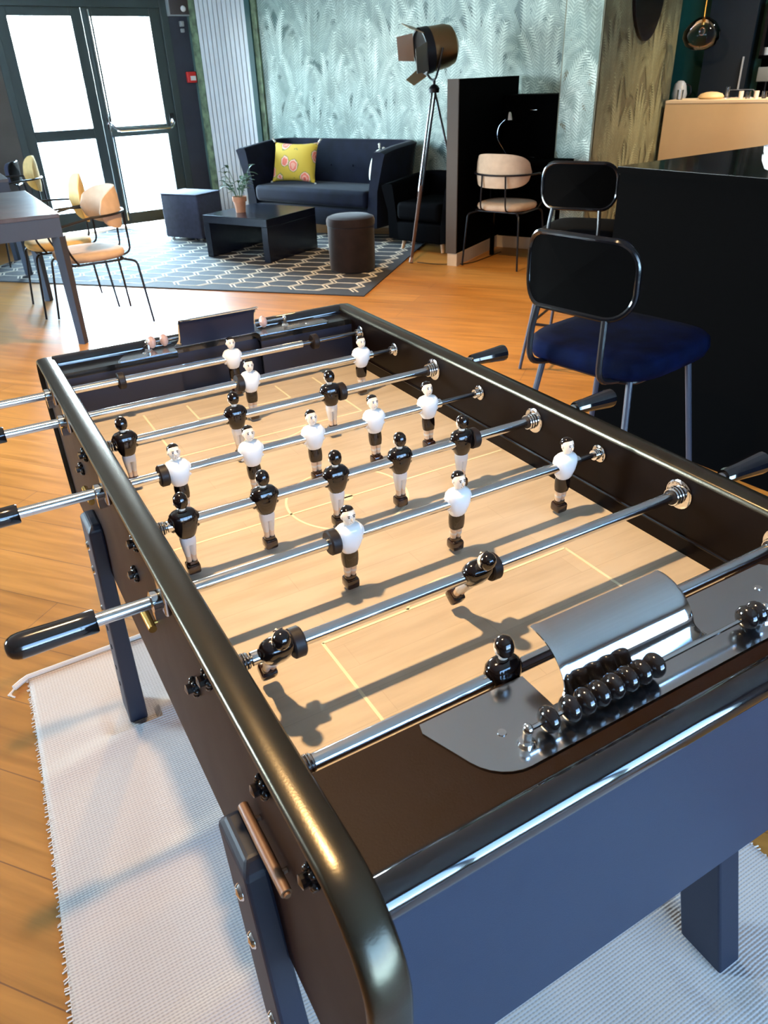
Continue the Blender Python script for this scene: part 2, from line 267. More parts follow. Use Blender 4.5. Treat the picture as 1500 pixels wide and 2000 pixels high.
# ------------------------------------------------------------------ mesh helpers
class MB:
    def __init__(s): s.bm = bmesh.new(); s.mats = []; s.cur = 0; s.cl = None
    def m(s, mt):
        if mt not in s.mats: s.mats.append(mt)
        s.cur = s.mats.index(mt); return s
    def _fin(s, faces):
        for f in faces: f.material_index = s.cur
    def box(s, c, d, rot=None):
        r = bmesh.ops.create_cube(s.bm, size=1.0)
        mt = Matrix.Translation(c) @ (rot.to_4x4() if rot else Matrix.Identity(4)) @ Matrix.Diagonal((d[0], d[1], d[2], 1))
        bmesh.ops.transform(s.bm, matrix=mt, verts=r['verts'])
        s._fin({f for v in r['verts'] for f in v.link_faces}); return s
    def b2(s, lo, hi): return s.box([(a + b) / 2 for a, b in zip(lo, hi)], [abs(b - a) for a, b in zip(lo, hi)])
    def rbox(s, c, d, r=0.01, seg=3, rot=None):
        q = bmesh.ops.create_cube(s.bm, size=1.0); vs = q['verts']
        bmesh.ops.transform(s.bm, matrix=Matrix.Diagonal((d[0], d[1], d[2], 1)), verts=vs)
        es = list({e for v in vs for e in v.link_edges})
        out = bmesh.ops.bevel(s.bm, geom=es, offset=min(r, min(d) * 0.49), segments=seg, profile=0.5, affect='EDGES')
        allv = {v for f in out['faces'] for v in f.verts}
        fs = {f for v in allv for f in v.link_faces}; allv = {v for f in fs for v in f.verts}
        mt = Matrix.Translation(c) @ (rot.to_4x4() if rot else Matrix.Identity(4))
        bmesh.ops.transform(s.bm, matrix=mt, verts=list(allv)); s._fin(fs); return s
    def cyl(s, a, b, r1, r2=None, seg=20, caps=True):
        a = Vector(a); b = Vector(b); r2 = r1 if r2 is None else r2; h = (b - a).length
        q = bmesh.ops.create_cone(s.bm, cap_ends=caps, segments=seg, radius1=r1, radius2=r2, depth=h)
        rot = Vector((0, 0, 1)).rotation_difference((b - a).normalized()).to_matrix().to_4x4()
        bmesh.ops.transform(s.bm, matrix=Matrix.Translation((a + b) / 2) @ rot, verts=q['verts'])
        s._fin({f for v in q['verts'] for f in v.link_faces}); return s
    def ell(s, c, r, seg=16, rings=10, rot=None):
        q = bmesh.ops.create_uvsphere(s.bm, u_segments=seg, v_segments=rings, radius=1.0)
        mt = Matrix.Translation(c) @ (rot.to_4x4() if rot else Matrix.Identity(4)) @ Matrix.Diagonal((r[0], r[1], r[2], 1))
        bmesh.ops.transform(s.bm, matrix=mt, verts=q['verts'])
        s._fin({f for v in q['verts'] for f in v.link_faces}); return s
    def rings(s, rs, close=False, cap=True):
        """rs: list of rings, each a list of points (same count)"""
        vr = [[s.bm.verts.new(p) for p in r] for r in rs]; fs = []
        n = len(vr[0]); m_ = len(vr)
        for i in range(m_ if close else m_ - 1):
            A = vr[i]; B = vr[(i + 1) % m_]
            for k in range(n): fs.append(s.bm.faces.new((A[k], A[(k + 1) % n], B[(k + 1) % n], B[k])))
        if cap and not close:
            fs.append(s.bm.faces.new(vr[0][::-1])); fs.append(s.bm.faces.new(vr[-1]))
        s._fin(fs); return s
    def tube(s, pts, r, seg=8, close=False, fillet=0):
        pts = [Vector(p) for p in pts]
        if fillet: pts = smooth_path(pts, fillet, close)
        n = len(pts); rs = []; ref = None
        for i, p in enumerate(pts):
            a = pts[i - 1] if (i > 0 or close) else p; b = pts[(i + 1) % n] if (i < n - 1 or close) else p
            t = (b - a).normalized()
            if ref is None: ref = t.orthogonal().normalized()
            ref = (ref - t * ref.dot(t)); ref = ref.normalized() if ref.length > 1e-6 else t.orthogonal().normalized()
            q = t.cross(ref); rr = r[i] if isinstance(r, (list, tuple)) else r
            rs.append([p + (ref * math.cos(2 * PI * k / seg) + q * math.sin(2 * PI * k / seg)) * rr for k in range(seg)])
        return s.rings(rs, close)
    def lathe(s, prof, o=(0, 0, 0), axis='Z', seg=28):
        """prof: (radius, height)"""
        o = Vector(o); rs = []
        for r, h in prof:
            ring = []
            for k in range(seg):
                a = 2 * PI * k / seg; x, y = max(r, 1e-5) * math.cos(a), max(r, 1e-5) * math.sin(a)
                ring.append(o + (Vector((x, y, h)) if axis == 'Z' else Vector((h, x, y)) if axis == 'X' else Vector((y, h, x))))
            rs.append(ring)
        return s.rings(rs)
    def prism(s, poly, lo, hi, plane='XY'):
        """poly in 2D, extruded along the third axis"""
        def P(p, h): return (p[0], p[1], h) if plane == 'XY' else (h, p[0], p[1]) if plane == 'YZ' else (p[0], h, p[1])
        a = [s.bm.verts.new(P(p, lo)) for p in poly]; b = [s.bm.verts.new(P(p, hi)) for p in poly]; n = len(poly)
        fs = [s.bm.faces.new(a[::-1]), s.bm.faces.new(b)]
        for i in range(n): fs.append(s.bm.faces.new((a[i], a[(i + 1) % n], b[(i + 1) % n], b[i])))
        s._fin(fs); return s
    def grid(s, fn, nu, nv, flip=False):
        vs = [[s.bm.verts.new(fn(i / nu, j / nv)) for j in range(nv + 1)] for i in range(nu + 1)]; fs = []
        for i in range(nu):
            for j in range(nv):
                q = (vs[i][j], vs[i + 1][j], vs[i + 1][j + 1], vs[i][j + 1]); fs.append(s.bm.faces.new(q[::-1] if flip else q))
        s._fin(fs); return s
    def face(s, pts): s._fin([s.bm.faces.new([s.bm.verts.new(p) for p in pts])]); return s
    def build(s, name, mt=None, parent=None, smooth=True, loc=None, rz=None, label=None, cat=None, group=None, kind=None, angle=35, bevel=0, subd=0, recalc=True, off=None):
        if mt is not None and not s.mats: s.mats = [mt]
        if recalc: bmesh.ops.recalc_face_normals(s.bm, faces=s.bm.faces)
        me = bpy.data.meshes.new(name); s.bm.to_mesh(me); s.bm.free()
        for q in s.mats: me.materials.append(q)
        if smooth:
            for p in me.polygons: p.use_smooth = True
            me.set_sharp_from_angle(angle=math.radians(angle))
        o = bpy.data.objects.new(name, me); COL.objects.link(o)
        if parent: o.parent = parent
        if loc is not None: o.location = loc
        if rz is not None: o.rotation_euler = (0, 0, rz)
        if bevel:
            md = o.modifiers.new('bevel', 'BEVEL'); md.width = bevel; md.segments = 2; md.limit_method = 'ANGLE'
        if subd:
            md = o.modifiers.new('sub', 'SUBSURF'); md.levels = subd; md.render_levels = subd
        tag(o, label, cat, group, kind); return o

def smooth_path(pts, r, close=False, n=5):
    out = []; N = len(pts)
    for i, p in enumerate(pts):
        if not close and i in (0, N - 1): out.append(p); continue
        a = pts[i - 1]; b = pts[(i + 1) % N]; da = a - p; db = b - p
        rr = min(r, da.length * 0.48, db.length * 0.48); A = p + da.normalized() * rr; B = p + db.normalized() * rr
        for k in range(n + 1):
            t = k / n; out.append(A * (1 - t) ** 2 + p * 2 * t * (1 - t) + B * t * t)
    return out
def tag(o, label=None, cat=None, group=None, kind=None):
    if label: o['label'] = label
    if cat: o['category'] = cat
    if group: o['group'] = group
    if kind: o['kind'] = kind
def thing(name, loc, rz, label, cat, group=None):
    o = bpy.data.objects.new(name, None); COL.objects.link(o); o.location = loc; o.rotation_euler = (0, 0, rz); o.empty_display_size = 0.1
    tag(o, label, cat, group); return o
def kids(o): return [x for x in bpy.data.objects if x.parent == o]
def copy_tree(o, parent=None):
    ch = kids(o); c = o.copy(); COL.objects.link(c); c.parent = parent
    for x in ch: copy_tree(x, c)
    return c
def rrect(w, h, r, n=6):
    pts = []
    for cx, cy, a0 in ((w / 2 - r, h / 2 - r, 0), (-w / 2 + r, h / 2 - r, 90), (-w / 2 + r, -h / 2 + r, 180), (w / 2 - r, -h / 2 + r, 270)):
        for k in range(n + 1):
            a = math.radians(a0 + 90 * k / n); pts.append((cx + r * math.cos(a), cy + r * math.sin(a)))
    return pts

# ================================================================== ROOM
HC = 2.75
MB().b2((-4.2, YB - 0.2, -0.05), (10.2, 9.6, 0)).build('floor', M['floor'], smooth=False, kind='structure')
MB().b2((-4.2, YB - 0.2, HC), (10.2, 9.6, HC + 0.08)).build('ceiling', M['ceil'], smooth=False, kind='structure')
MB().b2((-30, 10.5, -0.3), (30, 60, -0.25)).b2((-30, -60, -0.3), (30, YB - 1.0, -0.25)).build('ground', M['ground'], smooth=False, kind='structure')

def wallbox(mb, P, d, n, s0, s1, z0, z1, t=0.12, off=0.0):
    """box on a wall plane through P, along d from s0 to s1; n points away from the room"""
    a = P + d * s0 + n * off; b = P + d * s1 + n * off
    pts = [a, b, b + n * t, a + n * t]
    vs = [mb.bm.verts.new((p.x, p.y, z)) for z in (z0, z1) for p in pts]
    fs = [mb.bm.faces.new([vs[i] for i in q]) for q in ((0, 1, 2, 3), (4, 5, 6, 7), (0, 1, 5, 4), (1, 2, 6, 5), (2, 3, 7, 6), (3, 0, 4, 7))]
    mb._fin(fs); return mb

# far wall with the double door
w = MB(); wallbox(w, D0, DD, DN, -6.0, -0.93, 0, HC); w.build('wall_far_left', M['wall_taupe'], smooth=False, kind='structure')
w = MB(); wallbox(w, D0, DD, DN, 0.84, 1.30, 0, HC); wallbox(w, D0, DD, DN, -0.93, 0.84, 2.16, HC); w.build('wall_far', M['wall_dark'], smooth=False, kind='structure')
def door_leaf(n, s0, s1, p0, p1):
    f = MB().m(M['door_frame'])
    wallbox(f, D0, DD, DN, s0, p0, 0.01, 2.05, 0.05, 0.02); wallbox(f, D0, DD, DN, p1, s1, 0.01, 2.05, 0.05, 0.02)
    wallbox(f, D0, DD, DN, p0, p1, 1.975, 2.05, 0.05, 0.02); wallbox(f, D0, DD, DN, p0, p1, 0.89, 0.99, 0.05, 0.02)
    wallbox(f, D0, DD, DN, p0, p1, 0.01, 0.13 if n > 1 else 0.20, 0.05, 0.02)
    o = f.build('door_%d' % n, smooth=False, kind='structure', bevel=0.004)
    g = MB(); wallbox(g, D0, DD, DN, p0, p1, 0.13, 1.975, 0.006, 0.045); g.build('glass_pane', M['glass'], o, smooth=False)
    return o
door_leaf(1, -0.86, -0.055, -0.755, -0.16)
dr = door_leaf(2, -0.05, 0.76, 0.05, 0.645)
t = MB().m(M['door_frame'])
wallbox(t, D0, DD, DN, -0.93, -0.86, 0, 2.16, 0.10, -0.01); wallbox(t, D0, DD, DN, 0.76, 0.84, 0, 2.16, 0.10, -0.01); wallbox(t, D0, DD, DN, -0.86, 0.76, 2.05, 2.16, 0.10, -0.01)
t.build('trim_1', smooth=False, kind='structure', bevel=0.004)
def dpt(s, z, o): p = D0 + DD * s - DN * o; return (p.x, p.y, z)
h = MB().m(M['chrome'])
h.tube([dpt(0.0, 2.03, 0.03), dpt(0.0, 0.06, 0.03)], 0.009)
h.tube([dpt(0.0, 1.04, 0.01), dpt(0.0, 1.02, 0.09), dpt(0.06, 0.955, 0.10), dpt(0.66, 0.955, 0.10), dpt(0.70, 1.0, 0.09), dpt(0.70, 1.05, 0.0)], 0.014, fillet=0.05)
h.box(dpt(0.0, 1.03, 0.02), (0.05, 0.03, 0.12)); h.box(dpt(0.70, 1.03, 0.02), (0.045, 0.03, 0.12))
h.build('panic_bar', None, dr, label='chrome panic bar and lock rod')

# exit sign box and fire alarm call point on the dark wall
ex = thing('exit_sign_box', dpt(0.97, 1.99, 0.0), A6, 'dark emergency light box high on the slate wall right of the glass doors', 'emergency light')
MB().rbox((0, -0.04, 0.07), (0.26, 0.07, 0.16), 0.008).build('housing', mat('dark_brown_housing', (0.05, 0.035, 0.03), 0.4), ex)
MB().m(M['greydev']).b2((-0.135, -0.078, -0.012), (0.135, -0.001, -0.002)).b2((-0.138, -0.078, -0.012), (-0.130, -0.001, 0.15)).build('bright_rim', None, ex)
MB().ell((0.02, -0.08, 0.05), (0.03, 0.01, 0.028)).build('test_lamp', M['white'], ex)
MB().rbox((0.0, -0.03, -0.08), (0.04, 0.05, 0.05), 0.006).rbox((0.0, -0.03, -0.14), (0.035, 0.04, 0.035), 0.006).build('sensor', M['greydev'], ex)
al = thing('fire_alarm_call_point', dpt(1.0, 1.37, 0), A6, 'small red square fire alarm call point on the slate wall', 'fire alarm')
MB().rbox((0, -0.022, 0.05), (0.105, 0.045, 0.105), 0.008).build('case', M['red'], al)
MB().b2((-0.02, -0.05, 0.02), (0.04, -0.0445, 0.062)).build('break_glass', M['white'], al)

# palm wallpaper wall -------------------------------------------------
def srgb(c): return tuple(x ** 2.2 for x in c)
def wallpaper(mb, s0, s1, z0, z1, P, d, n, seedv, cell=0.50, L0=0.55, tones=None, depth=0.0005, dens=1.0):
    """overlapping plumes of palm fronds printed in paper-thin layers on a wall; n points away from the room"""
    rnd = random.Random(seedv); layer = mb.bm.loops.layers.float_color.get('Col') or mb.bm.loops.layers.float_color.new('Col')
    def W3(s, z, o): q = P + d * s - n * o; return Vector((q.x, q.y, z))
    def clampp(q): return (min(max(q[0], s0), s1), min(max(q[1], z0), z1), q[2])
    def poly(pts, col):
        if all(a < s0 for a, b, _ in pts) or all(a > s1 for a, b, _ in pts) or all(b > z1 for a, b, _ in pts) or all(b < z0 for a, b, _ in pts): return
        f = mb.bm.faces.new([mb.bm.verts.new(W3(*clampp(q))) for q in pts]); f.material_index = mb.cur
        for lp in f.loops: lp[layer] = (*col, 1)
    rowh = cell * 0.80; nr = int((z1 - z0 + .6) / rowh) + 2; nc = int((s1 - s0) / cell) + 3
    base, hi = tones
    def mixc(t): t = min(1, max(0, t)); return tuple(base[w] + (hi[w] - base[w]) * t for w in range(3))
    for row in range(nr, -2, -1):
        for cidx in range(-1, nc):
            bx = s0 + (cidx + (0.5 if row % 2 else 0.0)) * cell + rnd.uniform(-.06, .06); bz = z0 - 0.45 + row * rowh + rnd.uniform(-.08, .08)
            k0 = 0.0012 + (nr - row) * depth * 0.9; nf = 9; lean = rnd.uniform(-.15, .15); plume = rnd.uniform(.75, 1.05)
            order = sorted(range(nf), key=lambda i: -abs(i - (nf - 1) / 2) + rnd.uniform(-.6, .6))
            for oi, i in enumerate(order):
                a = (i - (nf - 1) / 2) / ((nf - 1) / 2); ang = a * 0.50 + lean + rnd.uniform(-.06, .06); L = L0 * (1.25 - 0.42 * abs(a)) * rnd.uniform(.88, 1.1)
                o = k0 + oi * depth * 0.12 + (cidx % 2) * depth * 0.45
                tone = (0.95 if oi > 4 else 0.6) * plume * rnd.uniform(.7, 1.1); n_l = 26; curl = (a + rnd.uniform(-.25, .25))
                P_ = [Vector((bx + a * .05, bz))]; D_ = []; dirv = ang; st = L / n_l
                for j in range(n_l):
                    tt = j / (n_l - 1); dirv += curl * 0.16 * tt ** 2.2; D_.append(Vector((math.sin(dirv), math.cos(dirv)))); P_.append(P_[-1] + D_[-1] * st)
                # soft body of the frond under its leaflets
                for j in range(4, n_l - 1):
                    tt = j / (n_l - 1); hw = 0.040 * math.sin(PI * min(1, .08 + tt * .88)) * (L0 / .55); hw2 = 0.040 * math.sin(PI * min(1, .08 + (j + 1) / (n_l - 1) * .88)) * (L0 / .55)
                    n1 = Vector((D_[j].y, -D_[j].x)); n2 = Vector((D_[j + 1].y, -D_[j + 1].x)); c_ = mixc(tone * (.10 + .45 * tt))
                    poly([(*(P_[j] - n1 * hw), o), (*(P_[j] + n1 * hw), o), (*(P_[j + 1] + n2 * hw2), o), (*(P_[j + 1] - n2 * hw2), o)], c_)
                for j in range(3, n_l):
                    tt = j / (n_l - 1); dv = D_[j]; nv = Vector((dv.y, -dv.x)); pp = P_[j]
                    ll = 0.098 * (0.3 + 0.7 * math.sin(PI * min(1, 0.12 + tt * 0.80)) ** 0.8) * (L0 / 0.55)
                    for sg in (-1, 1):
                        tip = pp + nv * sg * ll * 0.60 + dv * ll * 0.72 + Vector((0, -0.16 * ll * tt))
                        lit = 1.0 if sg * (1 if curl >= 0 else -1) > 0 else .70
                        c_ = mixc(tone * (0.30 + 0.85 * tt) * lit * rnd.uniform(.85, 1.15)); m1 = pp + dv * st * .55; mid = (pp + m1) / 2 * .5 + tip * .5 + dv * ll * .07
                        poly([(pp.x, pp.y, o + .00003), (m1.x, m1.y, o + .00003), (mid.x, mid.y, o + .00003), (tip.x, tip.y, o + .00003)], c_)
                    dk = mixc(tone * .12); q = P_[j + 1]
                    poly([(pp.x - nv.x * .0016, pp.y - nv.y * .0016, o + .00005), (pp.x + nv.x * .0016, pp.y + nv.y * .0016, o + .00005), (q.x, q.y, o + .00005)], dk)
def backing(mb, s0, s1, z0, z1, P, d, n, t, col):
    layer = mb.bm.loops.layers.float_color.get('Col') or mb.bm.loops.layers.float_color.new('Col')
    before = set(mb.bm.faces); wallbox(mb, P, d, n, s0, s1, z0, z1, t)
    for f in set(mb.bm.faces) - before:
        for lp in f.loops: lp[layer] = (*col, 1)
BG = srgb((.27, .37, .35)); TON = (srgb((.35, .45, .42)), srgb((.85, .91, .86)))
w = MB().m(M['paper']); backing(w, 0.0, 4.45, 0, HC, WX, WD, WN, 0.12, BG)
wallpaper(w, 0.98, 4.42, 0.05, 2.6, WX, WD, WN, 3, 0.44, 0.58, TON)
w.build('wall_palm', smooth=False, kind='structure', recalc=False)
# slatted white panel with its papered margins
sl = MB().m(M['gap']); wallbox(sl, WX, WD, WN, 0.16, 0.85, 0.04, HC, 0.012, -0.014)
sl.m(M['slat']); ns = 11; pitch = 0.69 / ns
for i in range(ns): wallbox(sl, WX, WD, WN, 0.16 + i * pitch + 0.0065, 0.16 + (i + 1) * pitch - 0.0065, 0.05, HC, 0.02, -0.034)
sl.build('trim_2', smooth=False, kind='structure')
mg = MB().m(mat('dark_green_edge_board', (0.006, 0.05, 0.045), 0.4)); wallbox(mg, WX, WD, WN, 0.85, 0.915, 0.0, HC, 0.05, -0.05); mg.build('trim_3', smooth=False, kind='structure')
mg = MB().m(mat('moss_green_paper_border', (0.12, 0.17, 0.09), 0.6, var=0.6, vscale=14)); wallbox(mg, WX, WD, WN, 0.915, 0.975, 0.0, HC, 0.03, -0.03); wallbox(mg, WX, WD, WN, 0.06, 0.155, 0.0, HC, 0.03, -0.03); mg.build('trim_4', smooth=False, kind='structure')
MB().m(M['white']); sk = MB().m(M['skirt']); wallbox(sk, WX, WD, WN, 1.0, 3.85, 0.0, 0.09, 0.012, -0.012); sk.build('baseboard_palm', smooth=False, kind='structure')

# papered pillar wall with the mirror
A28 = math.radians(28); PD = Vector((math.cos(A28), math.sin(A28), 0)); PN = Vector((-math.sin(A28), math.cos(A28), 0)); G = Vector((4.23, 4.41, 0))
w = MB().m(M['paper2']); backing(w, 0.0, 2.3, 0, HC, G, PD, PN, 0.30, srgb((.42, .42, .34)))
wallpaper(w, 0.02, 2.27, 0.05, 2.6, G, PD, PN, 5, 0.62, 0.66, (srgb((.43, .43, .34)), srgb((.68, .71, .58))))  # dimmer, warmer print tones stand in for the weaker light on this face
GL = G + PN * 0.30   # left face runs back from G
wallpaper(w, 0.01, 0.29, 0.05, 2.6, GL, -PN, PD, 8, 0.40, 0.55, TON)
w.build('wall_pillar', smooth=False, kind='structure', recalc=False)
# closing walls
w = MB().m(M['wall_green']); BB = Vector((6.03, 5.32, 0)) + WN * 1.7
wallbox(w, BB, WD, WN, -0.9, 3.4, 0, HC); w.build('wall_bar', smooth=False, kind='structure')
w = MB(); wallbox(w, G + PN * 0.62, PD, PN, 0.75, 4.2, 0, HC); w.build('wall_bar_left', M['wall_green'], smooth=False, kind='structure')
MB().b2((9.1, YB, 0), (9.25, 4.4, HC)).build('wall_right', mat('white_wall_paint', (.62, .62, .6), .8), smooth=False, kind='structure')
MB().b2((-4.15, YB, 0), (-4.0, 3.1, HC)).b2((-4.15, 7.5, 0), (-4.0, 8.4, HC)).b2((-4.15, 3.1, 0), (-4.0, 7.5, 0.85)).b2((-4.15, 3.1, 2.35), (-4.0, 7.5, HC)).build('wall_left', M['wall_grey'], smooth=False, kind='structure')
w = MB()
for y in (3.1, 4.55, 6.0, 7.44): w.b2((-4.12, y, 0.85), (-4.04, y + 0.06, 2.35))
w.b2((-4.12, 3.1, 0.85), (-4.04, 7.5, 0.91)).b2((-4.12, 3.1, 2.29), (-4.04, 7.5, 2.35))
w2_ = w.build('added_window', M['door_frame'], smooth=False, kind='structure')  # unseen window, added so daylight reaches the palm wall
MB().b2((-4.083, 3.12, 0.88), (-4.077, 7.48, 2.32)).build('glass_pane', M['glass'], w2_, smooth=False)
w = MB(); w.b2((-4.15, YB - 0.15, 0), (-1.1, YB, HC)).b2((2.9, YB - 0.15, 0), (9.25, YB, HC)).b2((-1.1, YB - 0.15, 0), (2.9, YB, 0.22)).b2((-1.1, YB - 0.15, 2.38), (2.9, YB, HC))
w.build('wall_near', M['wall_grey'], smooth=False, kind='structure')
w = MB()
for x in (-1.1, -0.13, 0.87, 1.87, 2.84): w.b2((x, YB - 0.12, 0.22), (x + 0.06, YB - 0.04, 2.38))
w.b2((-1.1, YB - 0.12, 0.22), (2.9, YB - 0.04, 0.28)).b2((-1.1, YB - 0.12, 2.32), (2.9, YB - 0.04, 2.38))
wn = w.build('window_1', M['door_frame'], smooth=False, kind='structure')
MB().b2((-1.06, YB - 0.085, 0.26), (2.86, YB - 0.079, 2.34)).build('glass_pane', M['glass'], wn, smooth=False)

# round mirror on the pillar
mr = thing('round_mirror', tuple(G + PD * 1.06 + Vector((0, 0, 2.02)) - PN * 0.012), A28, 'round mirror with a thin black rim on the papered pillar', 'mirror')
def disc(mb, r, y0, y1, seg=48): return mb.lathe([(0, y0), (r, y0), (r, y1), (0, y1)], axis='Y', seg=seg)
disc(MB(), 0.455, -0.012, 0.0).build('mirror_glass', M['mirror'], mr)
rm = MB(); rm.lathe([(0.448, -0.02), (0.468, -0.02), (0.468, 0.004), (0.448, 0.004), (0.448, -0.02)], axis='Y', seg=48); rm.build('rim', M['bmetal'], mr)

# ================================================================== FOOTBALL TABLE
def mesh_of(mb, name, m=None, angle=40):
    o = mb.build(name, m, angle=angle); me = o.data; bpy.data.objects.remove(o); return me
def inst(name, me, parent, loc, rot=(0, 0, 0), label=None):
    o = bpy.data.objects.new(name, me); COL.objects.link(o); o.parent = parent; o.location = loc; o.rotation_euler = rot
    if label: o['label'] = label
    return o
Z = 0.80
FT = thing('foosball_table', (0, 0, 0), 0, 'large black football table with chrome rods standing on the cream cotton rug', 'foosball table')
def part(mb, name, m=None, parent=None, **k): return mb.build(name, m, parent or FT, **k)
YN, YF = -0.012, 1.062; YFIELD = 1.098
part(MB().b2((-0.318, YN, Z - 0.012), (0.318, YFIELD, Z)), 'playfield', M['field'], smooth=False)
# pitch lines (one printed part, a hair above the board)
ln = MB(); T = 0.0038; zl0, zl1 = Z, Z + 0.0006
def seg(x0, y0, x1, y1, w_=T):
    a = Vector((x0, y0, 0)); b = Vector((x1, y1, 0)); d = (b - a).normalized(); q = Vector((-d.y, d.x, 0)) * w_ / 2
    ln.prism([(p.x, p.y) for p in (a - q, b - q, b + q, a + q)], zl0, zl1)
def arc(cx, cy, r, a0, a1, n=40, w_=T):
    for i in range(n):
        p0 = math.radians(a0 + (a1 - a0) * i / n); p1 = math.radians(a0 + (a1 - a0) * (i + 1) / n)
        ln.prism([(cx + (r + s_) * math.cos(q), cy + (r + s_) * math.sin(q)) for s_, q in ((-w_ / 2, p0), (w_ / 2, p0), (w_ / 2, p1), (-w_ / 2, p1))], zl0, zl1)
seg(-0.29, 0.525, 0.312, 0.525); arc(0, 0.525, 0.098, 0, 360, 64)
ln.prism([(0.010 * math.cos(k * PI / 8), 0.525 + 0.010 * math.sin(k * PI / 8)) for k in range(16)], zl0, zl1)
for s_, y0 in ((1, 0.0), (-1, 1.05)):
    yb = y0 + s_ * 0.225; ye = y0 - s_ * 0.008; seg(-0.191, ye, -0.191, yb); seg(0.191, ye, 0.191, yb); seg(-0.191, yb, 0.191, yb)
    ys = y0 + s_ * 0.075; seg(-0.10, ye, -0.10, ys); seg(0.10, ye, 0.10, ys); seg(-0.10, ys, 0.10, ys)
    cc = (40, 140) if s_ > 0 else (220, 320); arc(0, y0 + s_ * 0.165, 0.093, *cc, 30)
part(ln, 'pitch_lines', M['line'], smooth=False, kind='stuff')

def side_profile(g=0.0, n=10):
    y0, y1, zb, zt, r = -0.182 + g, 1.232 - g, 0.565, Z + 0.114 - g, 0.072
    p = [(y0, zb), (y1, zb)]
    for cy, a0 in ((y1 - r, 0), (y0 + r, 90)):
        for k in range(n + 1):
            a = math.radians(a0 + 90 * k / n); p.append((cy + r * math.cos(a), zt - r + r * math.sin(a)))
    return p
for sx in (-1, 1):
    sp = part(MB().prism(side_profile(0.004), sx * 0.3225, sx * 0.3425, 'YZ'), 'side_panel', M['body'], angle=25)
    # crowned metal trim following the rounded top edge
    prof = side_profile(0.0)[2:]; prof = [(1.232, 0.565)] + prof + [(-0.182, 0.565)]
    st = MB(); rs = []
    for i, (y, z) in enumerate(prof):
        a = prof[max(0, i - 1)]; b = prof[min(len(prof) - 1, i + 1)]; ty, tz = b[0] - a[0], b[1] - a[1]; l = math.hypot(ty, tz); ny, nz = tz / l, -ty / l
        ring = []
        for xo, ho in ((0.318, -0.004), (0.3185, 0.002), (0.3215, 0.0045), (0.335, 0.0062), (0.3485, 0.0045), (0.3515, 0.002), (0.352, -0.004)):
            ring.append((sx * xo, y + ny * ho, z + nz * ho))
        rs.append(ring)
    st.rings(rs); part(st, 'edge_trim', M['trim'], sp, angle=60, label='satin dark metal edge trim')
    # lining inside the playing box with its ball lip
    il = MB().b2((sx * 0.3225, YN - 0.1, Z - 0.02), (sx * 0.3165, YF + 0.1, Z + 0.110)); il.prism([(-0.09, 0), (1.14, 0), (1.14, 0.0012), (-0.09, 0.0012)], 0, 0.0001) if False else None
    part(il, 'inner_wall', M['inner'], sp, smooth=False)
    part(MB().tube([(sx * 0.3165, YN, Z + 0.026), (sx * 0.3165, YF, Z + 0.026)], 0.0032, 8), 'ball_lip', M['inner'], sp)
